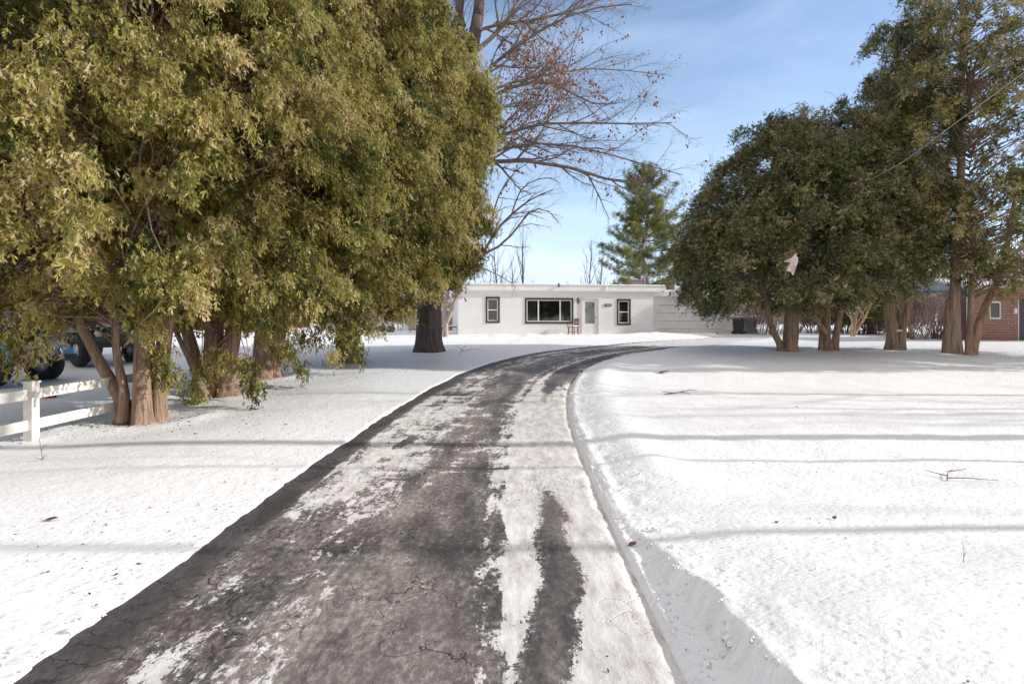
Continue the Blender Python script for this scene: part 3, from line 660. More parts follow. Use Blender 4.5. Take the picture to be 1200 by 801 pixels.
for (a, b_) in zip(fp, fp[1:]):
    for zr in (.68, .26):
        za = float(zbase(*a)) + zr; zb = float(zbase(*b_)) + zr
        d_ = Vector((b_[0] - a[0], b_[1] - a[1], zb - za)).normalized(); A = Vector((*a, za)) + d_ * .064; B_ = Vector((*b_, zb)) - d_ * .064
        MB().bar(A, B_, .14, .045).build('rail', M['vinyl'], fn) if False else MB().raw(*(lambda A, B_, n_: ([A + n_*.022 - Vector((0,0,.07)), A - n_*.022 - Vector((0,0,.07)), A - n_*.022 + Vector((0,0,.07)), A + n_*.022 + Vector((0,0,.07)), B_ + n_*.022 - Vector((0,0,.07)), B_ - n_*.022 - Vector((0,0,.07)), B_ - n_*.022 + Vector((0,0,.07)), B_ + n_*.022 + Vector((0,0,.07))], [(0,1,2,3),(7,6,5,4),(0,4,5,1),(1,5,6,2),(2,6,7,3),(3,7,4,0)]))(A, B_, Vector((d_.y, -d_.x, 0)).normalized())).build('rail', M['vinyl'], fn, bevel=.003)

# ------------------------------------------------------------------ off-road cars behind the fence
def offroad(loc, rz, paint, label, zoff=0.0):
    t = empty('off_road_car', loc, rz); tag(t, label, 'car', 'off-road cars behind the fence')
    # x forward, front axle at x=0, wheelbase 2.4, width 1.6
    prof = [(-3.05, .62), (-3.05, 1.18), (-.62, 1.20), (-.45, 1.22), (.42, 1.14), (.48, .95), (.48, .62), (.36, .60), (-.36, .60), (-.6, .50), (-1.9, .50), (-2.1, .60)]
    def prism(pr, y0, y1):
        n = len(pr); V = [(x, y, z) for y in (y0, y1) for x, z in pr]; b = MB(); b.raw(V, [(k, (k+1) % n, n + (k+1) % n, n + k) for k in range(n)])
        c0 = len(V); b.raw([(sum(p_[0] for p_ in pr)/n, y0, .85), (sum(p_[0] for p_ in pr)/n, y1, .85)], np.zeros((0, 4), int))
        for k in range(0, n, 2):
            b.f.append(np.array([(c0, (k+2) % n, (k+1) % n, k)])); b.f.append(np.array([(c0 + 1, n + k, n + (k+1) % n, n + (k+2) % n)]))
        return b
    prism(prof, -.62, .62).build('body', paint, t, bevel=.02)
    fr_ = MB().bar((-.55, -.66, 1.2), (-.85, -.6, 1.78), .07).bar((-.55, .66, 1.2), (-.85, .6, 1.78), .07).bar((-.85, -.63, 1.78), (-.85, .63, 1.78), .07); fr_.build('windscreen_frame', paint, t)
    MB().raw([(-.56, -.6, 1.22), (-.56, .6, 1.22), (-.84, .56, 1.76), (-.84, -.56, 1.76)], [(0, 1, 2, 3)]).build('windscreen', M['glass'], t)
    MB().box((-3.0, -.66, 1.80), (-.80, .66, 1.86)).box((-3.0, -.66, 1.19), (-2.94, .66, 1.8)).box((-3.0, -.66, 1.19), (-2.2, -.60, 1.8)).box((-3.0, .60, 1.19), (-2.2, .66, 1.8)).box((-1.75, -.66, 1.3), (-1.65, -.6, 1.8)).box((-1.75, .6, 1.3), (-1.65, .66, 1.8)).build('soft_top', M['dark_plastic'], t, bevel=.03)
    for wx in (0, -2.4):
        for wy in (-.70, .70):
            w_ = MB().lathe([(.23, -.13), (.40, -.13), (.45, -.09), (.46, 0), (.45, .09), (.40, .13), (.23, .13)], (wx, wy, .46), 28, 'Y').build('wheel', M['tyre'], t, True)
            MB().lathe([(0, -.11), (.07, -.11), (.09, -.07), (.18, -.05), (.235, -.12), (.235, .1), (0, .1)], (wx, wy, .46), 20, 'Y').build('rim', M['galv'], w_, True)
        for sy_ in (-1, 1):
            # flat-topped flare over the wheel
            pr = [(-.66, .62), (-.50, .92), (-.34, 1.03), (.34, 1.03), (.50, .90), (.60, .66)]
            b = MB()
            for (x0, z0_), (x1, z1_) in zip(pr, pr[1:]):
                b.raw([(wx+x0, sy_*.60, z0_), (wx+x1, sy_*.60, z1_), (wx+x1, sy_*.90, z1_), (wx+x0, sy_*.90, z0_), (wx+x0, sy_*.60, z0_-.05), (wx+x1, sy_*.60, z1_-.05), (wx+x1, sy_*.90, z1_-.05), (wx+x0, sy_*.90, z0_-.05)], [(0,1,2,3),(7,6,5,4),(0,4,5,1),(1,5,6,2),(2,6,7,3),(3,7,4,0)])
            b.build('wheel_arch', paint, t)
    MB().box((.62, -.80, .55), (.76, .80, .70)).box((.48, -.3, .58), (.62, -.2, .66)).box((.48, .2, .58), (.62, .3, .66)).build('bumper', M['dark_plastic'], t, bevel=.02)
    b = MB()
    for k in range(7): b.box((.485, -.26 + k * .08, .74), (.50, -.22 + k * .08, 1.05))
    b.build('grille', M['dark_in'], t)
    for sy_ in (-1, 1):
        h_ = MB().lathe([(.0, .0), (.095, .0), (.11, .02), (.095, .04), (.085, .045), (0, .06)], (.475, sy_ * .47, .93), 20, 'X').build('headlight', M['chrome'], t, True)
        MB().lathe([(.085, .0), (.07, .02), (0, .035)], (.53, sy_ * .47, .93), 16, 'X').build('lens', M['lens'], h_, True)
    for sy_ in (-1, 1): MB().box((-.75, min(sy_*.68, sy_*.86), 1.25), (-.68, max(sy_*.68, sy_*.86), 1.42)).build('mirror', M['dark_plastic'], t, bevel=.01)
    MB().lathe([(.2, -.1), (.36, -.1), (.38, 0), (.36, .1), (.0, .1)], (-3.18, 0, 1.0), 24, 'X').build('spare_wheel', M['tyre'], t, True)
x = (8 - 600) / F * 12.6
offroad((x, 12.9, gz(x, 12.9) - .03), 0.0, M['blue'], 'blue off-road car with flat wheel arches, half hidden behind the fence at far left')
offroad((-12.0, 16.2, gz(-12., 16.2) - .03), math.radians(-28), M['black_paint'], 'black off-road car with round headlights, right of the blue one')
bx, by = (58 - 600) / F * 11.2, 11.2
t = empty('red_ball', (bx, by, gz(bx, by) + .08)); tag(t, 'dark red ball lying in snow under the front of the blue car', 'ball')
b = MB().lathe([(.001, -.13)] + [(.13 * math.cos(a), .13 * math.sin(a)) for a in np.linspace(-1.4, 1.4, 12)] + [(.001, .13)], (0, 0, 0), 20); b.build('shell', M['red'], t, True)
MB().lathe([(.0, .14), (.02, .14), (.025, .12)], (0, 0, 0), 10).build('valve', M['dark_plastic'], t)

# ------------------------------------------------------------------ service wire and its pole
A_ = Vector((23.5, 8.0, 8.9)); B2 = tw(hu(735), 2.0, ZT + .35)
# the photograph shows it from (1200,85) down to (1060,190)
a1 = P(1200, 85, 12.0); a2 = P(1058, 190, 15.6); dv = a2 - a1
e_ = tw(HL - .3, .6, ZT + .62)
wp_ = np.array([tuple(a1 + dv * k) for k in np.linspace(-3, 1, 30)] + [tuple(a2.lerp(e_, k) - Vector((0, 0, .5 * math.sin(math.pi * k)))) for k in np.linspace(.04, 1, 30)])
wo = MB().tube(wp_, .008, 6).build('service_wire', plain('pale_cable', (.45, .43, .42), .6), None, True); tag(wo, 'pale overhead service wire sloping down past the right cedars to the house', 'wire')
q = wp_[0]; pl = empty('utility_pole', (q[0] + .12, q[1], gz(q[0], q[1]) - .1)); tag(pl, 'tall wooden utility pole carrying the service wire, out to the right', 'pole')
MB().tube([(0, 0, 0), (0, 0, q[2] + .8)], [.15, .11], 12).build('shaft', M['brown'], pl, True); MB().box((-1.0, -.06, q[2] - .1), (1.0, .06, q[2] + .02)).build('crossarm', M['brown'], pl)
mh = MB().tube([tuple(tw(HL - .3, .6, ZT - .02)), tuple(tw(HL - .3, .6, ZT + .62)), tuple(tw(HL - .36, .5, ZT + .7))], .03, 8).build('service_mast', M['galv']); mh.parent = house; mh.matrix_parent_inverse = (Matrix.Translation((HX, HY, 0)) @ Matrix.Rotation(HA, 4, 'Z')).inverted()
# ------------------------------------------------------------------ cedars (arborvitae)
def frond(nl, w=.085, bend=.18, spread=.75):
    V = []; Fc = []
    def lobe(p, ang, ln, wd, lift):
        c, s_ = math.cos(ang), math.sin(ang); k = len(V)
        for u, v in ((0, .12), (.62, .55), (1, .10), (.55, -.55)):
            x = p[0] + ln * u * c - wd * v * s_; y = p[1] + ln * u * s_ + wd * v * c
            V.append((x, y, -bend * x * x + lift * u * ln))
        Fc.append((k, k + 1, k + 2, k + 3))
    for i in range(nl):
        f = (i + .3) / nl; ln = (.46 - .20 * f)
        lobe((f * .8, 0), spread, ln, w * 1.1, .55 * (-1) ** i); lobe((f * .8 + .05, 0), -spread, ln * .95, w * 1.1, -.5 * (-1) ** i)
    lobe((.0, 0), 0, .92, w * .9, 0)
    return np.array(V), np.array(Fc)
FR_NEAR = frond(2, .125, .25, .42); FR_FAR = frond(2, .13, .2, .6)
# dark and bronze-yellow greens of winter cedar
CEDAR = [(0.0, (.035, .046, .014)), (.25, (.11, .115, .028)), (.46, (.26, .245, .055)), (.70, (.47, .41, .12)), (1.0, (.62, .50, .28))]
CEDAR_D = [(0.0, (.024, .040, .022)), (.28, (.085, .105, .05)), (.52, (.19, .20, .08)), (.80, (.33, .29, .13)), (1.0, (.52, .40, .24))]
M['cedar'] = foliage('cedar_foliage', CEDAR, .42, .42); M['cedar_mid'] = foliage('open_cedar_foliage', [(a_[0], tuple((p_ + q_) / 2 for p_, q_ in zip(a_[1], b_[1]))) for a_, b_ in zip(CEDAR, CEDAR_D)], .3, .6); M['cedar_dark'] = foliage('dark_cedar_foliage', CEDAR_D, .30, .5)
def unit(a): return a / (np.linalg.norm(a, axis=-1, keepdims=True) + 1e-9)
def cedar_crown(t, base, prof, off, nclump, per, fr, size, seed, mat, hole=-.35, skirt=None, extra=None, limb_frac=.4, lump=.22, nf=.55, plume=.55, squash=None, droop=.85, hole2=-.9, back=1.0):
    """prof: (z, radius) rows above the ground, off: (z, dx, dy) rows of the crown's axis"""
    r_ = np.random.default_rng(seed); prof = np.array(prof, float); off = np.array(off, float)
    z0, z1 = prof[0, 0], prof[-1, 0]; n = int(nclump * 2.2)
    zc = r_.uniform(z0, z1, n); R = np.interp(zc, prof[:, 0], prof[:, 1]); keep = r_.random(n) < R / R.max(); zc = zc[keep]; R = R[keep]; n = len(zc)
    ph = r_.uniform(0, 2 * math.pi, n)
    lum = 1 + lump * vnoise(np.cos(ph) * 1.4 + seed, np.sin(ph) * 1.4, seed, 3, zc * .55)
    rho = np.where(r_.random(n) < .74, r_.uniform(.80, 1.0, n), r_.uniform(.35, .8, n))
    dx = np.interp(zc, off[:, 0], off[:, 1]); dy = np.interp(zc, off[:, 0], off[:, 2])
    out = np.stack([np.cos(ph), np.sin(ph), np.zeros(n)], 1)
    if squash: out = out * np.array([squash[0], squash[1], 1.0])
    C = out * (R * lum * rho)[:, None] + np.stack([dx, dy, zc], 1)
    hn = vnoise(C[:, 0] * nf + 9, C[:, 1] * nf, seed + 3, 3, C[:, 2] * nf)
    ok = hn > hole
    ok &= vnoise(C[:, 0] * 1.5 + 3, C[:, 1] * 1.5, seed + 5, 2, C[:, 2] * 1.5) > hole2
    if back < 1: ok &= (r_.random(n) < back) | (out[:, 1] < .25) | (out[:, 0] > .75)      # the side turned to the neighbours' lot is thinner
    if skirt is not None: ok &= C[:, 2] > skirt(C[:, 0], C[:, 1], ph)
    C = C[ok][:nclump]; out = unit(out[ok][:nclump]); ph = ph[ok][:nclump]; rho = rho[ok][:nclump]; n = len(C)
    if extra is not None:      # low-hanging boughs: (px, py, depth, spread, count) read off the photograph
        E = []
        for px, py, Y, sp_, ct in extra:
            c_ = P(px, py, Y) - t.location; E.append(np.array(c_) + r_.standard_normal((ct, 3)) * np.array([sp_, sp_ * .7, sp_ * .8]))
        E = np.vstack(E); C = np.vstack([C, E]); out = np.vstack([out, unit(E * np.array([1, 1, 0]))]); rho = np.concatenate([rho, np.ones(len(E))]); n = len(C)
    # plumes of hanging fronds
    k = n * per; ci = np.repeat(np.arange(n), per); s_ = r_.uniform(-.5, 1.1, k)
    pl_ = plume * (1 + .4 * r_.standard_normal(n))[ci]
    O = C[ci] + out[ci] * (s_ * pl_ * .55)[:, None] + r_.standard_normal((k, 3)) * np.array([.115, .115, .12]) * (plume / .55)
    O[:, 2] -= pl_ * .45 * np.clip(s_, -.2, 2) ** 2 
    X = unit(out[ci] * .40 + np.array([0, 0, -droop]) + r_.standard_normal((k, 3)) * .30)
    nr = unit(out[ci] * .8 + np.array([0, 0, .35]) + r_.standard_normal((k, 3)) * .6); Y = unit(np.cross(nr, X)); Z = np.cross(X, Y)
    tint = np.clip(.46 + .19 * r_.standard_normal(n)[ci] + .18 * r_.standard_normal(k) + .16 * vnoise(C[:, 0] * .5, C[:, 1] * .5, seed + 8, 2, C[:, 2] * .5)[ci], 0, 1)
    tint = np.where(r_.random(k) < .05, np.clip(tint + .5, 0, 1), tint)
    sz = size * r_.uniform(.6, 1.35, k)
    b = MB(); b.stamp(fr[0], fr[1], O, X, Y, Z, sz, tint); cr = b.build('crown', mat, t)
    # limbs and branchlets
    m_ = r_.random(n) < limb_frac; Cc = C[m_]; nn = len(Cc); rh = rho[m_]
    zs_ = np.clip(np.maximum(Cc[:, 2] - .42 * np.hypot(Cc[:, 0], Cc[:, 1]) + r_.uniform(-.3, .3, nn), r_.uniform(1.2, 5.2, nn)), .9, z1)
    ax = np.stack([np.interp(zs_, off[:, 0], off[:, 1]) * .6, np.interp(zs_, off[:, 0], off[:, 2]) * .6, zs_], 1)
    tpar = np.linspace(0, 1, 7)[None, :, None]; mid = (ax + Cc) / 2 + np.array([0, 0, .16]) * np.linalg.norm(Cc - ax, axis=1)[:, None] * .6 + r_.standard_normal((nn, 3)) * .12
    Pp = (1 - tpar) ** 2 * ax[:, None] + 2 * tpar * (1 - tpar) * mid[:, None] + tpar ** 2 * Cc[:, None]
    Pp = Pp + r_.standard_normal(Pp.shape) * .025 * np.minimum(1, tpar * 4)
    r0 = r_.uniform(.008, .026, nn); Rr = r0[:, None] * np.linspace(1, .22, 7)[None] + .003
    b = MB(); b.tubes(Pp, Rr, 4)
    tw_ = C[r_.integers(0, n, n)]; nt = len(tw_); o2 = unit(np.stack([tw_[:, 0], tw_[:, 1], np.zeros(nt)], 1)) + r_.standard_normal((nt, 3)) * .5
    tp = np.linspace(0, 1, 5)[None, :, None]; Tw = tw_[:, None] - o2[:, None] * (.45 - .6 * tp) + np.array([0, 0, 1.0]) * (.18 * np.sin(tp * 3) - .25 * tp ** 2)
    b.tubes(Tw, np.broadcast_to(np.linspace(.007, .002, 5), (nt, 5)), 3)
    b.build('branches', M['bark_cedar'], t, True)
    return cr
def stems(t, lst, seed, mat, n=22, flute=.30):
    """each stem: (points (x,y,z), radii); merged as the thing's trunk"""
    r_ = np.random.default_rng(seed); b = MB()
    for pts, rad in lst:
        Pn = catmull(np.array(pts, float), 7); Rn = np.interp(np.linspace(0, 1, len(Pn)), np.linspace(0, 1, len(rad)), rad)
        th = np.arange(n) * 2 * math.pi / n; zz_ = Pn[:, 2]
        wv = np.minimum(1, zz_ / .4)[:, None]; Pn = Pn + wv * .035 * np.stack([vnoise(zz_ * 1.3 + len(b.v) * 7, zz_ * 0, seed, 2), vnoise(zz_ * 1.3, zz_ * 0 + 5 + len(b.v), seed, 2), 0 * zz_], 1)
        no = 1 + flute * vnoise(np.cos(th)[None] * 1.8 + seed + len(b.v), np.sin(th)[None] * 1.8 + 0 * zz_[:, None], seed, 3, zz_[:, None] * .45) \
             + flute * .35 * vnoise(np.cos(th)[None] * 5, np.sin(th)[None] * 5 + 0 * zz_[:, None], seed + 1, 2, zz_[:, None] * 1.5)
        no = np.clip(no, .72, 1.5)
        fl = np.exp(-np.clip(zz_, 0, 9) / .16)[:, None]; no = no * (1 + fl * (.50 + .50 * vnoise(np.cos(th)[None] * 2.5 + 4, np.sin(th)[None] * 2.5 + 0*zz_[:, None], seed + 2, 2)))
        b.tube(Pn, Rn, n, True, no)
    return b.build('trunk', mat, t, True)
def tree(name, x, y, rz=0.0, sink=.10, **kw):
    t = empty(name, (x, y, gz(x, y) - sink), rz); tag(t, kw.get('label'), kw.get('cat', 'tree'), kw.get('group')); return t
GRPL = 'large cedars in a row along the left of the drive'
def skirtL(low, cx=0.0, amp=.5, nearlow=None, seed=0):
    def f(X, Y, ph):
        z = low + amp * vnoise(np.cos(ph) * 2 + seed, np.sin(ph) * 2, 77 + seed, 2)
        return nearlow(X, Y, z) if nearlow is not None else z
    return f

# nearest: several stems from one base
t = tree('cedar', -6.12, 9.0, label='nearest left cedar, cluster of thick reddish stems beside the white rail fence', group=GRPL)
stems(t, [([(.02, .10, 0), (.02, .08, 1.0), (.05, 0, 3), (.1, 0, 6.5), (.1, 0, 10)], [.17, .14, .12, .09, .04]),
          ([(-.24, -.06, 0), (-.28, -.08, .5), (-.60, -.15, 1.15), (-.92, -.2, 2.0), (-1.4, -.3, 4)], [.13, .10, .075, .065, .04]),
          ([(-.17, -.18, 0.15), (-.14, -.2, .7), (-.26, -.25, 1.5), (-.3, -.3, 3.5)], [.085, .065, .055, .03]),
          ([(.14, -.14, 0), (.10, -.14, .9), (.13, -.12, 2.2), (.4, -.1, 5)], [.15, .11, .09, .05]),
          ([(.30, .02, 0), (.32, 0, .7), (.47, -.03, 1.5), (.66, 0, 3.0), (1.0, 0, 5)], [.12, .09, .07, .06, .03]),
          ([(.1, .3, 0), (.1, .35, 1), (.3, .6, 3)], [.15, .12, .06])], 1, M['bark_cedar'])
cedar_crown(t, 0, [(1.0, 1.9), (2.0, 2.9), (3.5, 3.5), (6, 3.5), (9, 2.6), (11.5, .8)], [(0, -.3, -.3), (12, 0, 0)], 1750, 108, FR_NEAR, .13, 11, M['cedar'], hole=-.26, hole2=-.16, back=.5, lump=.36, plume=.44, extra=[(15, 428, 7.4, 0.2, 1), (212, 443, 8.8, 0.112, 1), (205, 418, 8.7, 0.12, 1), (185, 378, 8.2, 0.16, 1), (10, 388, 7, 0.24, 2), (40, 408, 7.6, 0.12, 1)],
    skirt=skirtL(1.9, nearlow=lambda X, Y, z: np.where((X < -1.0) & (Y < .5), z - .40, np.where(X > 1.4, z - .15, z + .15))), limb_frac=.3)
t = tree('cedar', -6.3, 11.7, label='second left cedar from the fence, low foliage round its paired stems', group=GRPL)
stems(t, [([(-.12, 0, 0), (-.1, 0, 1.2), (-.05, 0, 4), (.1, 0, 10)], [.23, .19, .15, .04]), ([(.24, -.05, 0), (.28, -.05, 1), (.5, 0, 3), (.9, 0, 6)], [.22, .17, .12, .04]),
          ([(-.45, .2, 0), (-.6, .2, .9), (-1.1, .2, 2.4), (-1.5, .1, 4)], [.15, .12, .09, .04]), ([(.0, -.3, 0), (-.45, -.35, 1.0), (-.95, -.4, 2.6)], [.07, .055, .03])], 2, M['bark_cedar'])
cedar_crown(t, 0, [(.9, 1.6), (2.0, 3.2), (3.6, 3.9), (6.5, 3.9), (9.5, 3.0), (12.5, .8)], [(0, .1, -.2), (12, .2, 0)], 1750, 104, FR_NEAR, .135, 12, M['cedar'], hole=-.28, hole2=-.16, back=.5, lump=.36, plume=.44, extra=[(235, 443, 10.6, 0.16, 2), (288, 440, 10, 0.1, 2), (262, 413, 10.4, 0.2, 2), (300, 418, 10.2, 0.176, 2), (325, 408, 10.6, 0.16, 1), (222, 458, 10.4, 0.096, 1), (250, 368, 10, 0.24, 2)],
    skirt=skirtL(1.85, nearlow=lambda X, Y, z: np.where(X > 1.0, z - .25, z)), limb_frac=.45)
t = tree('cedar', -6.35, 14.1, label='third left cedar, single thick pale-brown stem', group=GRPL)
stems(t, [([(0, 0, 0), (.0, 0, 1.0), (.05, 0, 3), (.3, 0, 7), (.4, 0, 11)], [.36, .30, .24, .13, .04]), ([(.2, -.1, .2), (.42, -.1, 1.3), (.8, -.1, 3), (1.6, 0, 6)], [.16, .14, .10, .04])], 3, M['bark_cedar'])
cedar_crown(t, 0, [(1.2, 2.0), (2.4, 3.6), (4.0, 4.4), (7, 4.5), (10, 3.4), (13.5, .8)], [(0, .7, -.3), (7, 1.0, -.2), (13, .6, 0)], 1950, 98, FR_NEAR, .14, 13, M['cedar'], hole=-.30, hole2=-.18, back=.5, lump=.32, plume=.45, extra=[(345, 403, 12.2, 0.2, 2), (375, 388, 12.4, 0.24, 2), (388, 416, 12.2, 0.072, 1), (350, 428, 12.4, 0.096, 1), (320, 388, 12, 0.24, 2), (410, 373, 12.5, 0.24, 2)],
    skirt=skirtL(1.8, nearlow=lambda X, Y, z: z + .05 * np.clip(X, 0, 4)), limb_frac=.4)
t = tree('cedar', -4.9, 16.6, label='farthest left cedar, its full crown reaching in front of the oak', group=GRPL)
stems(t, [([(0, 0, 0), (.0, 0, 1.0), (.05, 0, 3), (.2, 0, 7), (.3, 0, 12)], [.26, .22, .18, .12, .04]), ([(-.2, 0, 0), (-.4, 0, 1.4), (-.9, 0, 4)], [.14, .12, .06])], 4, M['bark_cedar'])
cedar_crown(t, 0, [(2.0, 2.2), (3.0, 3.5), (4.5, 4.1), (7, 4.15), (9.5, 3.6), (12, 2.3), (14, .7)], [(0, .35, -.6), (8, .15, -.5), (14, -.5, 0)], 2300, 94, FR_NEAR, .145, 14, M['cedar'], hole=-.45, hole2=-.26, back=.5, plume=.46, extra=[(408, 380, 14.6, 0.24, 2), (430, 373, 14.6, 0.24, 3), (395, 393, 14.4, 0.16, 2), (455, 360, 14.8, 0.24, 3), (415, 403, 14.4, 0.08, 1)],
    skirt=skirtL(2.15, amp=.25, nearlow=lambda X, Y, z: z + .10 * np.clip(X, 0, 4)), limb_frac=.3, lump=.13)

# right-hand group
GRPR = 'darker cedars standing in a row right of the drive'
def Xr(px, y): return (px - 600) / F * y
t = tree('cedar', Xr(922, 19.2), 19.2, label='leftmost of the right-hand cedars, rounded dark crown sweeping low towards the garage', group=GRPR)
stems(t, [([(.10, 0, 0), (.12, 0, 1.2), (.15, 0, 3), (0, 0, 7.6)], [.25, .20, .13, .04]), ([(-.20, 0, 0), (-.28, -.02, .45), (-.58, -.05, 1.1), (-.74, -.05, 2.0), (-1.1, 0, 3.6)], [.13, .11, .10, .085, .05]), ([(.28, .05, 0), (.36, .05, 1.2), (.6, 0, 3)], [.12, .09, .05])], 21, M['bark_cedar'])
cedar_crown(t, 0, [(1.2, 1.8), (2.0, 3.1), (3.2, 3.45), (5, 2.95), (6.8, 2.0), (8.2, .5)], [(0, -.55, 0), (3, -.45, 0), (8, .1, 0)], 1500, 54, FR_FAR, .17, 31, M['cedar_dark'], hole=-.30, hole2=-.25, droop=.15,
    skirt=skirtL(2.1, amp=.35, nearlow=lambda X, Y, z: z - .45 * np.clip(-X - 1.2, 0, 2.2)), limb_frac=.25, plume=.5, lump=.42, nf=.8, extra=[(848, 192, 19, .12, 3), (872, 160, 19, .14, 3), (905, 140, 19.2, .15, 4), (890, 152, 19, .1, 3), (832, 225, 19, .1, 2), (812, 268, 19, .15, 3)])
t = tree('cedar', Xr(971, 19.5), 19.5, label='second right-hand cedar, squat split trunk with one stem curving left', group=GRPR)
stems(t, [([(-.10, 0, 0), (-.12, 0, 1.2), (-.1, 0, 3), (.05, 0, 8)], [.22, .17, .12, .04]), ([(.20, 0, 0), (.30, 0, .9), (.50, 0, 2), (.7, 0, 5)], [.14, .12, .09, .04]), ([(-.12, -.1, .75), (-.42, -.15, 1.1), (-.82, -.2, 1.75), (-.95, -.2, 2.6)], [.10, .09, .08, .05])], 22, M['bark_cedar'])
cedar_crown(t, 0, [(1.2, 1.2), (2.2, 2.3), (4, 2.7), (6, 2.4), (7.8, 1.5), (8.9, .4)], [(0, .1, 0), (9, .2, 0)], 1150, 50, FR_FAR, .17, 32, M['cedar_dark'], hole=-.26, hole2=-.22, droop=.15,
    skirt=skirtL(1.75, amp=.5), limb_frac=.3, plume=.5, lump=.4, nf=.8, extra=[(945, 128, 19.4, .14, 4), (985, 130, 19.5, .12, 3), (965, 138, 19.5, .12, 3)])
t = tree('cedar', Xr(1048, 19.8), 19.8, label='third right-hand cedar, two tall dark stems leaving a small snowy crotch', group=GRPR)
stems(t, [([(-.10, 0, 0), (-.12, 0, .7), (-.16, 0, 2.6), (0, 0, 6), (.1, 0, 12)], [.24, .18, .155, .12, .04]), ([(.18, 0, 0), (.26, 0, .7), (.48, 0, 2.2), (.62, 0, 5), (.5, 0, 9)], [.18, .135, .115, .08, .03]), ([(-.1, -.1, 1.9), (-.35, -.12, 2.3), (-.7, -.1, 3.2)], [.07, .06, .03])], 23, M['bark_cedar'])
blob((.06, -.1, .85), (.13, .12, .05), 3).build('snow_patch', M['snowcap'], t, True)
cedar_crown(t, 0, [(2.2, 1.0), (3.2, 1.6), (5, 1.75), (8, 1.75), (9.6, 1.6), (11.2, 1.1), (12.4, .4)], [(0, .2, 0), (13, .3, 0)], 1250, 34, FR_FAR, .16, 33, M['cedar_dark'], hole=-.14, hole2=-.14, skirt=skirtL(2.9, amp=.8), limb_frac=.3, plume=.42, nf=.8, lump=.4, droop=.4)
t = tree('cedar', Xr(1126, 18.6), 18.6, label='tallest right-hand cedar, three thick reddish stems and an open see-through crown', group=GRPR)
stems(t, [([(-.18, 0, 0), (-.20, 0, 1.2), (-.16, 0, 3.2), (.02, 0, 7), (.05, 0, 15)], [.20, .17, .145, .11, .05]), ([(.15, -.15, 0), (.15, -.16, .7), (.22, -.16, 2.0), (.32, -.2, 4.5)], [.125, .10, .085, .05]),
          ([(.30, -.05, 0), (.44, -.05, .8), (.92, -.05, 2.0), (1.5, 0, 3.4), (1.9, 0, 6)], [.15, .13, .11, .085, .045]), ([(-.35, .1, 0), (-.36, .12, 1), (-.3, .1, 2)], [.16, .13, .1])], 24, M['bark_cedar'])
cedar_crown(t, 0, [(2.4, 1.6), (4, 2.5), (7, 2.9), (10, 2.9), (12.5, 2.3), (15.5, .6)], [(0, .8, 0), (6, .5, 0), (15, .2, 0)], 2100, 32, FR_FAR, .16, 34, M['cedar_mid'], hole=-.10, hole2=-.13, extra=[(1162, 318, 17.6, .25, 4), (1190, 312, 17.6, .3, 7), (1178, 335, 17.8, .2, 4), (1200, 335, 17.4, .25, 5), (1150, 290, 17.6, .3, 5), (1098, 300, 17.8, .25, 3)], skirt=skirtL(2.7, amp=.9), limb_frac=.3, plume=.42, nf=.75, lump=.4, droop=.4)
t = tree('cedar', 20.6, 17.2, label='right-hand cedar at the picture edge, beyond the tallest one', group=GRPR)
stems(t, [([(0, 0, 0), (0, 0, 2), (.1, 0, 6), (.1, 0, 12)], [.3, .25, .17, .04])], 25, M['bark_cedar'])
cedar_crown(t, 0, [(1.8, 1.5), (4, 3.0), (7, 3.0), (10, 2.0), (13, .5)], [(0, 0, 0), (12, 0, 0)], 1100, 24, FR_FAR, .24, 35, M['cedar'], hole=-.25, skirt=skirtL(2.6, amp=.6), limb_frac=.4, plume=.5)
# torn pale plastic hanging in the second cedar
pc = P(930.5, 309, 15.45)
b = MB(); ol = [(-.02, .42), (.07, .45), (.12, .36), (.10, .27), (.16, .12), (.12, -.02), (.02, -.14), (.03, -.36), (.07, -.48), (.03, -.50), (-.04, -.38), (-.05, -.16), (-.15, -.12), (-.24, -.34), (-.36, -.28), (-.25, -.10), (-.21, .06), (-.40, .13), (-.38, .16), (-.20, .15), (-.12, .22), (-.05, .28)]
nO = len(ol); ctr = (-.03, .08)
for zz_, sgn in ((0, 1), (.03, -1)):
    k0 = b.n; b.raw([(ctr[0], zz_ + .05, ctr[1])] + [((x + .03 * math.sin(z * 31)) * .56, zz_ + .09 * math.sin(x * 17 + z * 11), (z + .03 * math.sin(x * 37)) * .66) for x, z in ol], np.zeros((0, 4), int))
    for k in range(0, nO, 2): b.f.append(np.array([(k0, k0 + 1 + k, k0 + 1 + (k + 1) % nO, k0 + 1 + (k + 2) % nO)]))
o = b.build('plastic_scrap', plain('pinkish_plastic', (.74, .64, .62), .6, var=.06)); o.location = pc
tag(o, 'torn pinkish-white plastic scrap caught in the dark cedar branches', 'plastic scrap')

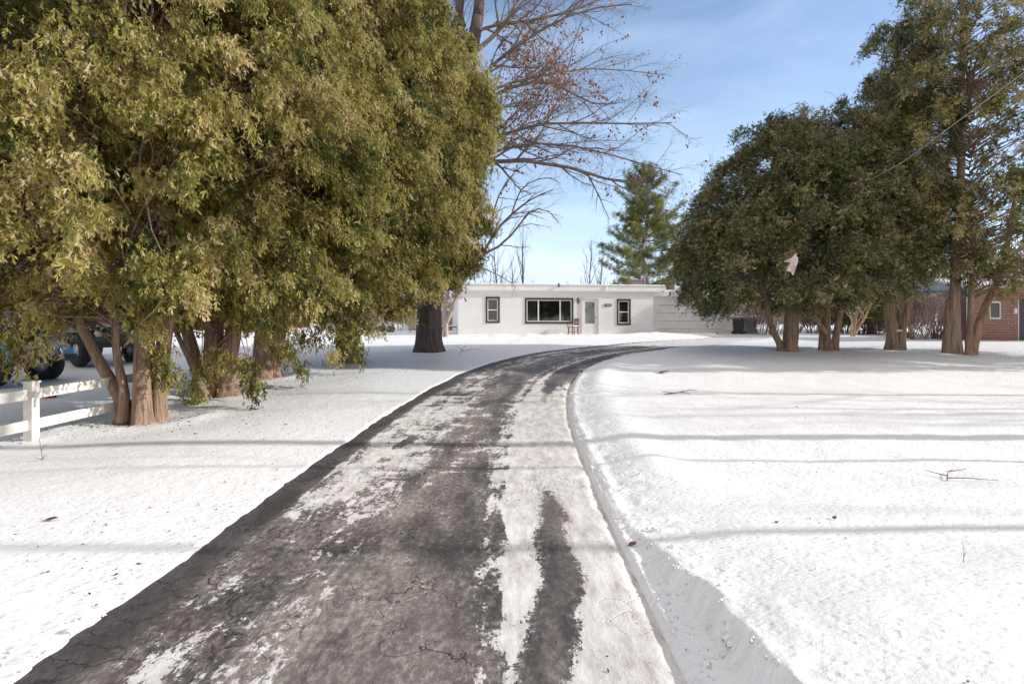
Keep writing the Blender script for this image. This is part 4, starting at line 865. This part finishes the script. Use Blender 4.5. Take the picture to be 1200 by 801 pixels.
# ------------------------------------------------------------------ bare deciduous trees
class Bare:
    def __init__(s, seed): s.r = random.Random(seed); s.q = {8: [], 5: [], 3: []}; s.tips = []; s.near = []
    def add(s, pts, r0, r1):
        m = 8; P_ = np.array(pts, float); k = np.linspace(0, len(P_) - 1, m); A = np.stack([np.interp(k, np.arange(len(P_)), P_[:, i]) for i in range(3)], 1)
        sides = 8 if r0 > .05 else (5 if r0 > .016 else 3); s.q[sides].append((A, np.linspace(r0, r1, m)))
    def branch(s, p, d, ln, r0, lev, up=.12, kids=None, wig=.16, ang=(.5, .95), kl=(.42, .62), dens=1.0):
        r = s.r; d = Vector(d).normalized(); p = Vector(p); pts = [p.copy()]; ns = 7
        for i in range(ns):
            d = (d + Vector((r.gauss(0, wig), r.gauss(0, wig), r.gauss(0, wig) + up * .4))).normalized(); p = p + d * ln / ns; pts.append(p.copy())
        s.grow(pts, r0, lev, up, wig, ang, kl, dens)
    def grow(s, pts, r0, lev, up=.12, wig=.16, ang=(.5, .95), kl=(.42, .62), dens=1.0, start=.18):
        r = s.r; pts = [Vector(q) for q in pts]; ln = sum((a - b).length for a, b in zip(pts, pts[1:])); rt = max(.0018, r0 * .22)
        s.add([tuple(q) for q in pts], r0, rt)
        if lev <= 0: s.tips.append(tuple(pts[-1])); s.near.append(tuple(pts[len(pts) // 2])); return
        nk = max(2, int(dens * (4.5 + ln * 1.5) if lev > 1 else dens * (3 + ln * 3.0))); side = 1
        for k in range(nk):
            f = start + (1 - start) * (k + r.random() * .8) / nk; f = min(f, .98); idx = f * (len(pts) - 1); i = min(int(idx), len(pts) - 2); fr_ = idx - i
            q = pts[i].lerp(pts[i + 1], fr_); t_ = (pts[i + 1] - pts[i]).normalized(); side = -side
            ax = t_.cross(Vector((r.gauss(0, .5), r.gauss(0, .5), 1))).normalized() ; ax = (Matrix.Rotation(r.uniform(-1.0, 1.0), 3, t_) @ ax)
            a = r.uniform(*ang) * side; dn = Matrix.Rotation(a, 3, t_.cross(ax).normalized()) @ t_
            l2 = ln * r.uniform(*kl) * (1 - .55 * f) + .08; rr = max(.0024, (r0 * (1 - f) + rt * f) * r.uniform(.45, .7))
            s.branch(q, dn, l2, rr, lev - 1, up, None, wig, ang, kl, dens)
    def build(s, name, mat, parent):
        b = MB()
        for sd, l in s.q.items():
            if l: b.tubes(np.array([a for a, _ in l]), np.array([q for _, q in l]), sd)
        return b.build(name, mat, parent, True)
# the oak
OX, OY = -2.98, 19.6
oak = tree('oak_tree', OX, OY, label='big bare oak left of the drive with a few russet leaves', group=None)
og = gz(OX, OY) - .1
def loc(px, py, Y): p_ = P(px, py, Y); return (p_.x - OX, p_.y - OY, p_.z - og)
tr_pts = [(0, 0, 0), (.0, 0, .8), (.05, 0, 2.5), (.4, .1, 5), (1.0, .1, 8), loc(560, 20, 19.8)]
th = np.arange(48) * 2 * math.pi / 48
Pn = catmull(np.array(tr_pts), 8); Rn = np.interp(Pn[:, 2], [0, .12, .5, 1.3, 3, 6, 9, 12.5], [.60, .55, .47, .43, .41, .36, .28, .20]); b = MB()
rid = 1 + .05 * vnoise(np.cos(th)[None] * 7, np.sin(th)[None] * 7, 5, 3, Pn[:, 2:3] * .35) - .12 * np.exp(-((th[None] - 4.75) / .09) ** 2) * (Pn[:, 2:3] < 3)
rid = rid * (1 + np.exp(-Pn[:, 2:3] / .22) * (.20 + .25 * vnoise(np.cos(th)[None] * 2.3, np.sin(th)[None] * 2.3, 6, 2)))
b.tube(Pn, Rn, 48, True, rid)
b.tube(catmull(np.array([(.75, .1, 7), (.70, .1, 8.5), (.75, .2, 10.5), loc(543, -20, 20)]), 6), [.22, .20, .17, .14], 20)
b.tube(catmull(np.array([loc(560, 20, 19.8), loc(568, -60, 19.9), loc(575, -170, 20)]), 6), [.20, .14, .06], 16)
b.build('trunk', M['bark_oak'], oak, True)
bo = Bare(5)
limbs = [([(540, 215), (560, 194), (582, 189), (643, 190), (697, 206), (734, 214), (760, 212)], 19.6, 17.2, .125),
         ([(545, 190), (570, 165), (602, 154), (643, 144), (713, 145), (787, 144)], 19.7, 18.0, .105),
         ([(556, 130), (578, 111), (619, 97), (656, 99), (685, 119), (720, 122)], 19.6, 18.6, .095),
         ([(556, 110), (569, 86), (594, 62), (639, 33), (685, 12), (740, 5)], 19.8, 18.8, .11),
         ([(560, 40), (573, 31), (639, 21), (693, 4), (770, -30)], 19.8, 20.4, .10),
         ([(558, 60), (590, 30), (620, -20), (680, -90)], 19.8, 20.6, .12),
         ([(543, 30), (520, -40), (470, -120), (420, -190)], 20, 20.5, .13),
         ([(568, -60), (600, -140), (660, -220)], 19.9, 20.5, .10),
         ([(545, 120), (590, 100), (640, 88), (700, 80), (780, 88)], 19.8, 22.5, .085),
         ([(550, 150), (585, 125), (640, 118), (700, 112)], 19.8, 23.5, .08),
         ([(555, 90), (530, 40), (470, 0), (400, -60)], 19.8, 23.5, .09),
         ([(540, 200), (575, 180), (620, 168), (680, 172), (745, 190), (800, 205)], 19.7, 21.4, .08)]
for pts, y0, y1, r0 in limbs:
    n_ = len(pts); L3 = catmull(np.array([loc(px, py, y0 + (y1 - y0) * k / (n_ - 1)) for k, (px, py) in enumerate(pts)]), 4)
    bo.grow([tuple(q) for q in L3], r0 * .78, 3, up=.02, wig=.13, ang=(.4, .9), kl=(.30, .50), dens=1.2, start=.16)
bo.build('branches', bark('oak_limb_bark', (.11, .092, .086), (.32, .275, .25), 13, 3, .6, .02), oak)
# russet leaves still hanging on the inner twigs
r_ = np.random.default_rng(3); near = np.array(bo.near); px_ = near + np.array([OX, OY, og]); prx = 600 + px_[:, 0] / px_[:, 1] * F; pry = 375 - (px_[:, 2] - EYE) / px_[:, 1] * F
cents = [(583, 185, 14), (588, 170, 18), (615, 95, 26), (655, 75, 22), (600, 150, 20), (560, 60, 22), (650, 90, 18), (600, 40, 20), (560, 170, 15)]
w_ = sum(np.exp(-((prx - a) ** 2 + (pry - c_) ** 2) / (2 * s_ ** 2)) for a, c_, s_ in cents)
sel = near[r_.random(len(near)) < np.clip(w_ * .13 + .022, 0, 1)]
ci = np.repeat(np.arange(len(sel)), 5); O = sel[ci] + r_.standard_normal((len(ci), 3)) * .10
X = unit(np.array([0, 0, -.8]) + r_.standard_normal((len(ci), 3)) * .6); nr = unit(r_.standard_normal((len(ci), 3))); Y = unit(np.cross(nr, X)); Z = np.cross(X, Y)
LV = np.array([(0, 0, 0), (.35, .28, .04), (1, 0, 0), (.35, -.28, .04)]); LF = np.array([(0, 1, 2, 3)])
MB().stamp(LV, LF, O, X, Y, Z, r_.uniform(.09, .16, len(ci)), r_.random(len(ci))).build('dry_leaves', M['dry_leaf'], oak)

def bare_tree(name, px, Y, h, r0, seed, label, group=None, mat='twig', lev=3, nl=9, lean=0.0, spread=.8, x=None, low=.25, up=.35, kl=(.3, .5), dens=.8, tmat=None, wig=.13):
    x = Xr(px, Y) if x is None else x; t = tree(name, x, Y, label=label, group=group); r = random.Random(seed); b = Bare(seed)
    pts = [(0, 0, 0)]; p_ = Vector((0, 0, 0)); d = Vector((lean, 0, 1)).normalized()
    for k in range(8):
        d = (d + Vector((r.gauss(0, .05), r.gauss(0, .05), .05))).normalized(); p_ = p_ + d * h / 8; pts.append(tuple(p_))
    Pn = catmull(np.array(pts), 4); MB().tube(Pn, np.interp(np.linspace(0, 1, len(Pn)), [0, .03, .5, 1], [r0 * 1.35, r0, r0 * .6, .012]), 12).build('trunk', M[tmat or mat], t, True)
    for k in range(nl):
        f = low + (1 - low) * (k + r.random() * .7) / nl; f = min(f, .97); q = Pn[int(f * (len(Pn) - 1))]; a = k * 2.4 + r.random()
        d = Vector((math.cos(a) * spread, math.sin(a) * spread, r.uniform(.35, .9)))
        b.branch(q, d, h * r.uniform(.28, .42) * (1.15 - .6 * f), r0 * .5 * (1.1 - f), lev - 1, up, None, wig, (.4, .8), kl, dens)
    b.build('branches', M[mat], t); return t
# pale forked tree behind the oak, long drooping limbs
t = tree('forked_tree', Xr(523, 28.5), 28.5, label='pale forked bare tree behind the oak, left of the house corner')
tg = gz(Xr(523, 28.5), 28.5) - .1
def loc2(px, py, Y): p_ = P(px, py, Y); return (p_.x - Xr(523, 28.5), p_.y - 28.5, p_.z - tg)
b = MB(); b.tube(catmull(np.array([loc2(522, 400, 28.5), loc2(522, 380, 28.5), loc2(519, 350, 28.6), loc2(505, 310, 28.8), loc2(495, 240, 29)]), 6), [.17, .14, .12, .10, .06], 12)
b.tube(catmull(np.array([loc2(523, 378, 28.5), loc2(530, 362, 28.5), loc2(538, 340, 28.6), loc2(556, 310, 28.8), loc2(570, 292, 29)]), 6), [.12, .12, .11, .10, .09], 12)
b.build('trunk', M['bark_pale'], t, True); bb = Bare(9)
for pts, r0 in (([(562, 305), (583, 268), (607, 245), (625, 232), (648, 222)], .085), ([(568, 297), (590, 285), (610, 262), (620, 248), (640, 245), (655, 262)], .07), ([(600, 250), (612, 220), (640, 208), (657, 215)], .05), ([(575, 285), (580, 240), (600, 205), (620, 190)], .06), ([(556, 312), (575, 318), (597, 330), (605, 338)], .045), ([(505, 310), (520, 260), (560, 220)], .07), ([(496, 245), (480, 190), (500, 130)], .07)):
    n_ = len(pts); bb.grow([tuple(q) for q in catmull(np.array([loc2(a, c_, 29 - .25 * k) for k, (a, c_) in enumerate(pts)]), 3)], r0, 3, up=-.05, wig=.14, ang=(.4, .9), kl=(.30, .48), dens=.75, start=.1)
bb.build('branches', M['bark_grey'], t)
GB = 'slender bare trees beyond the house roof'
for i, (px, Y, h, s_, lab) in enumerate(((583, 46, 8.0, 41, 'slender bare tree beyond the roof, leftmost by the cedar crown'), (613, 44, 8.6, 42, 'slender bare tree beyond the roof, tall straight stem left of the wide sky gap'), (598, 50, 6.5, 43, 'short bare tree beyond the roof, between two slender ones'),
        (693, 47, 7.6, 44, 'bare tree with steep fan of twigs beyond the roof, left of the pine'), (704, 49, 6.9, 45, 'bare tree beyond the roof, tight against the left of the pine'), (560, 48, 6.4, 46, 'bare tree beyond the roof, low and half behind the left cedars'), (845, 46, 13.4, 47, 'bare tree whose twigs top out behind the rounded dark cedar'))):
    bare_tree('bare_tree', px, Y, h, .10 if i < 6 else .16, s_, lab, GB, lev=3, nl=14, spread=.45, low=.2, up=.5, dens=.8, mat='bark_grey')
# thicket of red-brown brush behind the right cedars
GS = 'bare red-brown bushes beyond the right cedars'
r = random.Random(12)
bl = ['just right of the wheelie bins', 'behind the leftmost right cedar', 'between the two left cedar trunks, far back', 'right behind the squat split trunk', 'right of the squat split trunk', 'beside the lit crooked stems', 'behind the gap left of the twin dark stems', 'close left of the twin dark stems', 'right behind the twin dark stems', 'just right of the twin dark stems', 'in the middle of the gap under the snowy eave', 'under the snowy eave, beside the porch post', 'right under the downspout elbow', 'farthest back in the thicket']
for i, px in enumerate((893, 908, 932, 952, 975, 992, 1010, 1026, 1042, 1062, 1076, 1090, 1101, 1018)):
    Y = r.uniform(31, 35) if px < 1060 else r.uniform(24.6, 26.2); Y = 38 if i == 13 else Y; x = Xr(px, Y)
    t = tree('bare_bush', x, Y, label='red-brown bare bush ' + bl[i], cat='bush', group=GS, sink=.05); b = Bare(60 + i); hgt = r.uniform(1.9, 2.7) * (1.2 if i == 13 else 1)
    for k in range(26):
        a = r.uniform(0, 6.28); q = r.uniform(.2, .75); b.branch((math.cos(a) * .25, math.sin(a) * .2, 0), (math.cos(a) * q, math.sin(a) * q, 1), hgt * r.uniform(.7, 1.1), r.uniform(.012, .022), 2, .25, None, .15, (.4, .8), (.35, .55), .75)
    b.build('stems', M['twig_red'] if i % 3 else M['twig'], t)
t = tree('crooked_tree', Xr(1003, 28), 28.0, label='small crooked tree with sunlit tan stems between the second and third right cedars')
bb = Bare(88); 
for pts in (([(998, 398), (1000, 380), (996, 362), (990, 348), (992, 330)]), ([(999, 396), (1006, 382), (1014, 372), (1020, 355), (1030, 340)]), ([(1000, 390), (1003, 370), (1006, 352), (1001, 335)])):
    gx = Xr(1003, 28); gz_ = gz(gx, 28) - .1; bb.grow([(P(a, c_, 28).x - gx, 0, P(a, c_, 28).z - gz_) for a, c_ in pts], .10, 2, dens=.9)
bb.build('trunk', plain('tan_stem', (.50, .36, .22), .8, var=.3), t)
# yellowish-green evergreens behind the right cedars, seen through the gaps, shading the garage
M['arb'] = foliage('yellow_green_foliage', [(0, (.05, .06, .015)), (.5, (.15, .15, .035)), (1, (.30, .26, .08))], .3)
for i, (x, y, lab) in enumerate(((20.6, 34.4, 'yellow-green evergreen behind the leftmost right cedars'), (20.8, 31.6, 'yellow-green evergreen glimpsed beyond the twin dark stems'), (25.4, 37.5, 'yellow-green evergreen behind the brick house'))):
    t = tree('evergreen', x, y, label=lab, group='yellow-green evergreens behind the right cedars'); stems(t, [([(0, 0, 0), (0, 0, 3), (0, 0, 6.5)], [.2, .14, .03])], 70 + i, M['bark_cedar'])
    cedar_crown(t, 0, [(.9, 1.4), (2.0, 2.1), (4, 2.1), (6, 1.2), (7.6, .3)], [(0, 0, 0), (7, 0, 0)], 420, 22, FR_FAR, .32, 71 + i, M['arb'], hole=-.6, limb_frac=.3, plume=.55)

# ------------------------------------------------------------------ white pine behind the house
M['needle'] = foliage('pine_needles', [(0.0, (.06, .10, .04)), (.35, (.15, .19, .055)), (.7, (.34, .33, .08)), (1.0, (.50, .42, .12))], .4)
PY = 45.0; pine = tree('pine_tree', Xr(757, PY), PY, label='tall layered white pine rising behind the house roof'); r_ = np.random.default_rng(22)
stems(pine, [([(0, 0, 0), (.2, 0, 3), (-.3, 0, 6), (.1, 0, 9), (.15, 0, 13.0)], [.26, .22, .18, .12, .03])], 80, M['bark_pale'])
TN = []; TFc = []
for k in range(9):
    a = k * 2.39996; el = .1 + .95 * ((k * .618) % 1); d = np.array([math.cos(a) * math.cos(el), math.sin(a) * math.cos(el), math.sin(el)]); s_ = np.cross(d, [0, 0, 1.0]); s_ /= np.linalg.norm(s_); j = len(TN)
    TN += [d * .02, d * .55 + s_ * .055, d * 1.0, d * .55 - s_ * .055]; TFc.append((j, j + 1, j + 2, j + 3))
Ls = []; Oo = []; zw = 2.6; tb = []
while zw < 12.9:
    f = (zw - 2.6) / 10.4; Rm = np.interp(f, [0, .2, .45, .7, .9, 1], [3.9, 4.0, 3.6, 2.4, 1.6, .4]); nb = 7
    for k in range(nb):
        if r_.random() < .24: continue
        a = k * 2 * math.pi / nb + r_.uniform(0, .8) + zw * 2; ln = Rm * r_.uniform(.50, 1.22); up_ = r_.uniform(.05, .40) + .5 * f * f
        s_ = np.linspace(0, 1, 7); z_ = zw + ln * (up_ * s_ ** 1.6 - .10 * np.sin(s_ * 3.14)); Q = np.stack([np.cos(a) * ln * s_, np.sin(a) * ln * s_, z_], 1); Ls.append(Q)
        for j in range(int(13 + ln * 10)):
            u = r_.uniform(.30, 1.02); lat = r_.standard_normal() * .32 * ln * .32 * (1.4 - u); c_ = np.array([np.interp(u, s_, Q[:, i]) for i in range(3)]) + np.array([-math.sin(a) * lat, math.cos(a) * lat, r_.standard_normal() * .09 + abs(lat) * .12])
            Oo.append(c_)
            if j % 2 == 0: st_ = np.array([np.interp(max(u - .22, .05), s_, Q[:, i]) for i in range(3)]); tb.append(np.linspace(st_, c_, 4))
    zw += r_.uniform(.42, .80)
O = np.array(Oo); O = np.concatenate([O, O + r_.standard_normal(O.shape) * .13, O + r_.standard_normal(O.shape) * .16]); n_ = len(O)
X = unit(np.stack([O[:, 0], O[:, 1], 0 * O[:, 2]], 1) * .25 + r_.standard_normal((n_, 3)) * .4); Z = unit(np.array([0, 0, 1.0]) + unit(np.stack([O[:, 0], O[:, 1], 0 * O[:, 2]], 1)) * .5 + r_.standard_normal((n_, 3)) * .3); Y = unit(np.cross(Z, X)); X = np.cross(Y, Z)
MB().stamp(np.array(TN), np.array(TFc), O, X, Y, Z, r_.uniform(.20, .34, n_), np.clip(.45 + .2 * r_.standard_normal(n_), 0, 1)).build('crown', M['needle'], pine)
b = MB(); b.tubes(np.array(Ls), np.broadcast_to(np.linspace(.05, .012, 7), (len(Ls), 7)), 5); b.tubes(np.array(tb), np.broadcast_to(np.linspace(.012, .005, 4), (len(tb), 4)), 3); b.build('branches', M['bark_pale'], pine, True)

# ------------------------------------------------------------------ trees right of the frame whose shadows cross the snow
GO = 'bare trees along the right edge of the lawn'
bare_tree('bare_tree', 0, 7.2, 18, .21, 101, 'tall bare tree at the right edge of the lawn, thick trunk', GO, x=19.0, nl=14, low=.62, spread=.9, mat='bark_grey', tmat='bark_oak', up=.15, kl=(.35, .55))
bare_tree('bare_tree', 0, 5.55, 9.5, .055, 102, 'slim bare tree at the right edge of the lawn, thinnest of them', GO, x=13.0, nl=9, low=.7, mat='bark_grey')
bare_tree('bare_tree', 0, 4.3, 14, .095, 103, 'bare tree at the right edge of the lawn, nearest the camera', GO, x=16.5, nl=11, low=.65, mat='bark_grey', up=.2)
bare_tree('bare_tree', 0, 10.6, 13, .13, 104, 'bare tree at the right edge of the lawn, behind the thick one', GO, x=24.0, nl=14, low=.55, mat='bark_grey', up=.15)
bare_tree('bare_tree', 0, 2.3, 12, .12, 105, 'bare tree at the right edge of the lawn, beside the photographer', GO, x=17.0, nl=12, low=.6, mat='bark_grey', up=.15)

bare_tree('bare_tree', 0, 9.6, 14, .16, 106, 'spreading bare tree farther off beyond the right edge, its fine crown streaking the snow', GO, x=31.0, nl=16, low=.22, spread=1.0, mat='bark_grey', up=.15)
bare_tree('bare_tree', 0, 8.3, 12, .13, 107, 'lower spreading bare tree farther off beyond the right edge', GO, x=27.5, nl=14, low=.25, spread=1.0, mat='bark_grey', up=.1)
bare_tree('bare_tree', 0, 3.3, 13, .14, 108, 'spreading bare tree farther off at the right, nearly level with the camera', GO, x=29.0, nl=15, low=.22, spread=1.0, mat='bark_grey', up=.12)

# far wood along the horizon
b = Bare(200); r = random.Random(200); r_ = np.random.default_rng(200); q = []; 
for k in range(4600):
    a = r.uniform(-1.25, 1.25); D_ = r.uniform(70, 140); x = math.sin(a) * D_; y = math.cos(a) * D_; h_ = r.uniform(3.0, 8.5) * (1.25 if abs(a) > .55 else .72); z = float(np.interp(y, _yy, _zs)) - .3
    s_ = np.linspace(0, 1, 5)[:, None]; q.append(np.array([x, y, z]) + np.array([r.gauss(0, .35), r.gauss(0, .35), h_]) * s_ + np.array([r.gauss(0, .3), 0, 0]) * np.sin(s_ * 3))
    for j in range(4):
        f = r.uniform(.25, .9); p0 = np.array([x, y, z + h_ * f]); q.append(p0 + np.array([r.gauss(0, 1.4), r.gauss(0, 1.2), r.uniform(.8, 2.4)]) * s_)
q = np.array(q); MB().tubes(q, np.broadcast_to(np.linspace(.10, .03, 5), (len(q), 5)), 3).build('far_wood', M['twig_red'], None); tag(bpy.data.objects['far_wood'], 'distant leafless wood along the horizon', 'wood', kind='stuff')
# ------------------------------------------------------------------ small things on the snow
def leaf(px, py, size, rz, label, mat='rust', name='fallen_leaf'):
    # find where the view ray meets the ground
    d = Vector(((px - 600) / F, 1, -(py - 375) / F)); k = 2.0
    for _ in range(4000):
        q = Vector((0, 0, EYE)) + d * k
        if q.z <= gz(q.x, q.y): break
        k += .02 if k < 14 else .1
    t = empty(name, (q.x, q.y, gz(q.x, q.y) + .012), rz); tag(t, label, 'leaf', 'dead leaves lying on the snow')
    pts = []; n = 9
    for j in range(n):
        u = j / (n - 1); w = math.sin(u * math.pi) ** .8 * (.28 + .08 * math.cos(u * 22)); pts.append((u - .5, w, u))
    V = []; 
    for zo in (0, .004 / size):
        for x, w, u in pts: V += [(x, -w, zo + .18 * abs(w) + .12 * u * u), (x, 0, zo + .12 * u * u), (x, w, zo + .30 * abs(w) + .12 * u * u)]
    Fc = []
    for o_ in (0, 3 * n):
        for j in range(n - 1):
            for c_ in (0, 1): Fc.append((o_ + j*3 + c_, o_ + j*3 + 3 + c_, o_ + j*3 + 4 + c_, o_ + j*3 + 1 + c_))
    MB().raw(np.array(V) * size, Fc).build('blade', M[mat], t, True); MB().tube(np.array([(-.5, 0, .0), (-.7, .03, .02), (-.85, .02, .06)]) * size, .02 * size, 5).build('stalk', M['litter'], t)
    return t
leaf(741, 640, .075, .5, 'curled brown leaf standing on the edge of the snow bank by the tyre groove')
leaf(60, 611, .09, .2, 'dark flat leaf on the left lawn, below the fence post', 'litter')
leaf(778, 437, .30, .1, 'dark leaf scrap at the shadow edge on the right snow', 'litter')
leaf(600, 595, .06, .9, 'pale tan leaf on the dark middle of the drive', 'rust')
leaf(432, 744, .04, 1.4, 'small tan leaf stuck on the drive at front left', 'rust')
leaf(640, 466, .09, .9, 'small leaf on the drive beside the groove, far off', 'litter')
leaf(978, 609, .05, .7, 'tiny leaf on the open right snow', 'litter')
def sprig(px, py, Y, segs, rad, label):
    x = Xr(px, Y); z = gz(x, Y); t = empty('twig', (x, Y, z + .01)); tag(t, label, 'twig', 'fallen twigs on the snow'); b = MB()
    for s_ in segs: b.tube(np.array(s_, float), np.linspace(rad, rad * .4, len(s_)), 5)
    b.build('stem', M['twig'], t); return t
sprig(1110, 577, 5.1, [[(0, 0, 0), (.08, .10, .01), (.18, .22, .02), (.3, .30, .03)], [(.05, .06, .01), (.2, .02, .02), (.42, -.06, .02)], [(.1, .12, .01), (-.02, .25, .03)], [(.2, .24, .02), (.36, .22, .05)]], .0055, 'forked fallen twig lying on the right snow')
sprig(785, 465, 10.6, [[(-.1, 0, 0), (.2, .1, .02), (.45, .25, .05), (.62, .25, .04)], [(.1, .06, .01), (-.1, .2, .02)], [(.25, .14, .02), (.4, .02, .02)]], .010, 'curved fallen twig on the snow beyond the shadows')
sprig(50, 551, 6.3, [[(0, 0, 0), (-.02, 0, .12), (-.06, .02, .26), (-.09, .02, .36)], [(-.02, 0, .1), (.03, 0, .18)], [(0, 0, 0), (.05, -.03, .06), (.08, -.04, .07)], [(0, 0, 0), (-.07, -.03, .03)]], .004, 'dry weed stalk standing in snow by the fence post')
sprig(1129, 690, 3.2, [[(0, 0, 0), (.004, 0, .07), (.0, .01, .13)], [(0, 0, .03), (.02, 0, .07)]], .0018, 'thin grass stalk poking from the right snow near the corner')
sprig(537, 411, 18.4, [[(0, 0, 0), (.15, 0, .15), (.3, .05, .4)], [(.1, 0, .1), (.5, 0, .18), (.8, .1, .15)], [(.15, 0, .15), (-.1, .1, .3)]], .009, 'broken twigs stuck in snow just right of the oak')
# unnumbered bits of bark, bud and needle blown over the snow
r_ = np.random.default_rng(99); n_ = 3800
xx = np.concatenate([r_.uniform(-9, -2.3, 2300), r_.uniform(-2.2, 1.0, 900), r_.uniform(1.0, 16, 600)]); yy_ = 2.0 + 16 * r_.random(n_) ** 1.5
cl_ = vnoise(xx * .8, yy_ * .8, 3, 3) > -.05; xx = xx[cl_]; yy_ = yy_[cl_]; n_ = len(xx)
O = np.stack([xx, yy_, snow_height(xx, yy_) + .006], 1)
s_t, _ = lateral(xx, yy_); on = np.abs(s_t) < 1.42; O[on, 2] = zbase(xx[on], yy_[on]) + .008; k_ok = ~((s_t > 1.40) & (s_t < 2.1)); O = O[k_ok]; n_ = len(O)
a = r_.uniform(0, 6.28, n_); X = unit(np.stack([np.cos(a), np.sin(a), r_.uniform(-.1, .35, n_)], 1)); Z = unit(np.array([0, 0, 1.0]) + r_.standard_normal((n_, 3)) * .3); Y = unit(np.cross(Z, X)); Z = np.cross(X, Y)
LV2 = np.array([(0, 0, 0), (.4, .2, .1), (1, 0, .0), (.4, -.2, .1), (.4, 0, -.12)]); LF2 = np.array([(0, 1, 2, 3), (0, 4, 2, 1), (0, 3, 2, 4)])
o = MB().stamp(LV2, LF2, O, X, Y, Z, r_.uniform(.008, .032, n_) * (1 + 1.2 * (r_.random(n_) < .06))).build('tree_litter', M['litter']); tag(o, 'scattered specks of bark and needles on the snow', 'litter', kind='stuff')

# crumbled snow thrown along the plough edge and the lawn edge
n_ = 520; kk = r_.random(n_) ** 1.6; tt_ = 2.0 + 12 * kk; right_ = r_.random(n_) < .72
off_ = np.where(right_, HALF + .06 + np.abs(r_.standard_normal(n_)) * .22, -HALF - .02 - np.abs(r_.standard_normal(n_)) * .10)
ii = np.interp(tt_, CT, np.arange(len(CT))); ax_ = np.arange(len(CL))
xx = np.interp(ii, ax_, CL[:, 0]) + np.interp(ii, ax_, CN[:, 0]) * off_; yy_ = np.interp(ii, ax_, CL[:, 1]) + np.interp(ii, ax_, CN[:, 1]) * off_
O = np.stack([xx, yy_, snow_height(xx, yy_) + .002], 1)
ic = []; g_ = (1 + 5 ** .5) / 2
CV = np.array([(-1,-1,-1),(1,-1,-1),(1,1,-1),(-1,1,-1),(-1,-1,1),(1,-1,1),(1,1,1),(-1,1,1),(0,0,1.5),(0,0,-1.3),(1.45,0,0),(-1.45,0,0),(0,1.45,0),(0,-1.45,0)], float) * .5 + np.random.default_rng(4).normal(0, .07, (14, 3))
CF = np.array([(8,4,13,5),(8,5,10,6),(8,6,12,7),(8,7,11,4),(9,1,13,0),(9,2,10,1),(9,3,12,2),(9,0,11,3)]); CF = np.vstack([CF])
a = r_.uniform(0, 6.28, n_); Z = unit(np.array([0, 0, 1.0]) + r_.standard_normal((n_, 3)) * .5); X = unit(np.cross(Z, np.stack([np.cos(a), np.sin(a), 0 * a], 1))); Y = np.cross(Z, X)
o = MB().stamp(CV, CF, O, X, Y, Z, r_.uniform(.004, .018, n_) * (1 + 1.2 * (r_.random(n_) < .06))).build('snow_crumbs', M['snowcap'], None, True); tag(o, 'crumbled snow along the edges of the driveway', 'snow', kind='stuff')
# needles and scales shed round the cedar trunks
R2 = []
for (cx_, cy_, k_) in ((-6.1, 8.9, 420), (-6.3, 11.7, 260), (-6.3, 14.1, 160), (Xr(922, 19.2), 19.2, 160), (Xr(971, 19.5), 19.5, 160), (Xr(1048, 19.8), 19.8, 160), (Xr(1126, 18.6), 18.6, 260)):
    rr_ = .25 + np.abs(r_.standard_normal(k_)) * .8; aa_ = r_.uniform(0, 6.28, k_); R2.append(np.stack([cx_ + rr_ * np.cos(aa_) * 1.3, cy_ + rr_ * np.sin(aa_)], 1))
R2 = np.vstack(R2); n_ = len(R2); O = np.stack([R2[:, 0], R2[:, 1], snow_height(R2[:, 0], R2[:, 1]) + .006], 1)
a = r_.uniform(0, 6.28, n_); X = unit(np.stack([np.cos(a), np.sin(a), r_.uniform(-.1, .4, n_)], 1)); Z = unit(np.array([0, 0, 1.0]) + r_.standard_normal((n_, 3)) * .3); Y = unit(np.cross(Z, X)); Z = np.cross(X, Y)
o = MB().stamp(LV2, LF2, O, X, Y, Z, r_.uniform(.012, .05, n_)).build('needle_litter', M['rust']); tag(o, 'brown needles and scales shed on snow round the cedar trunks', 'litter', kind='stuff')
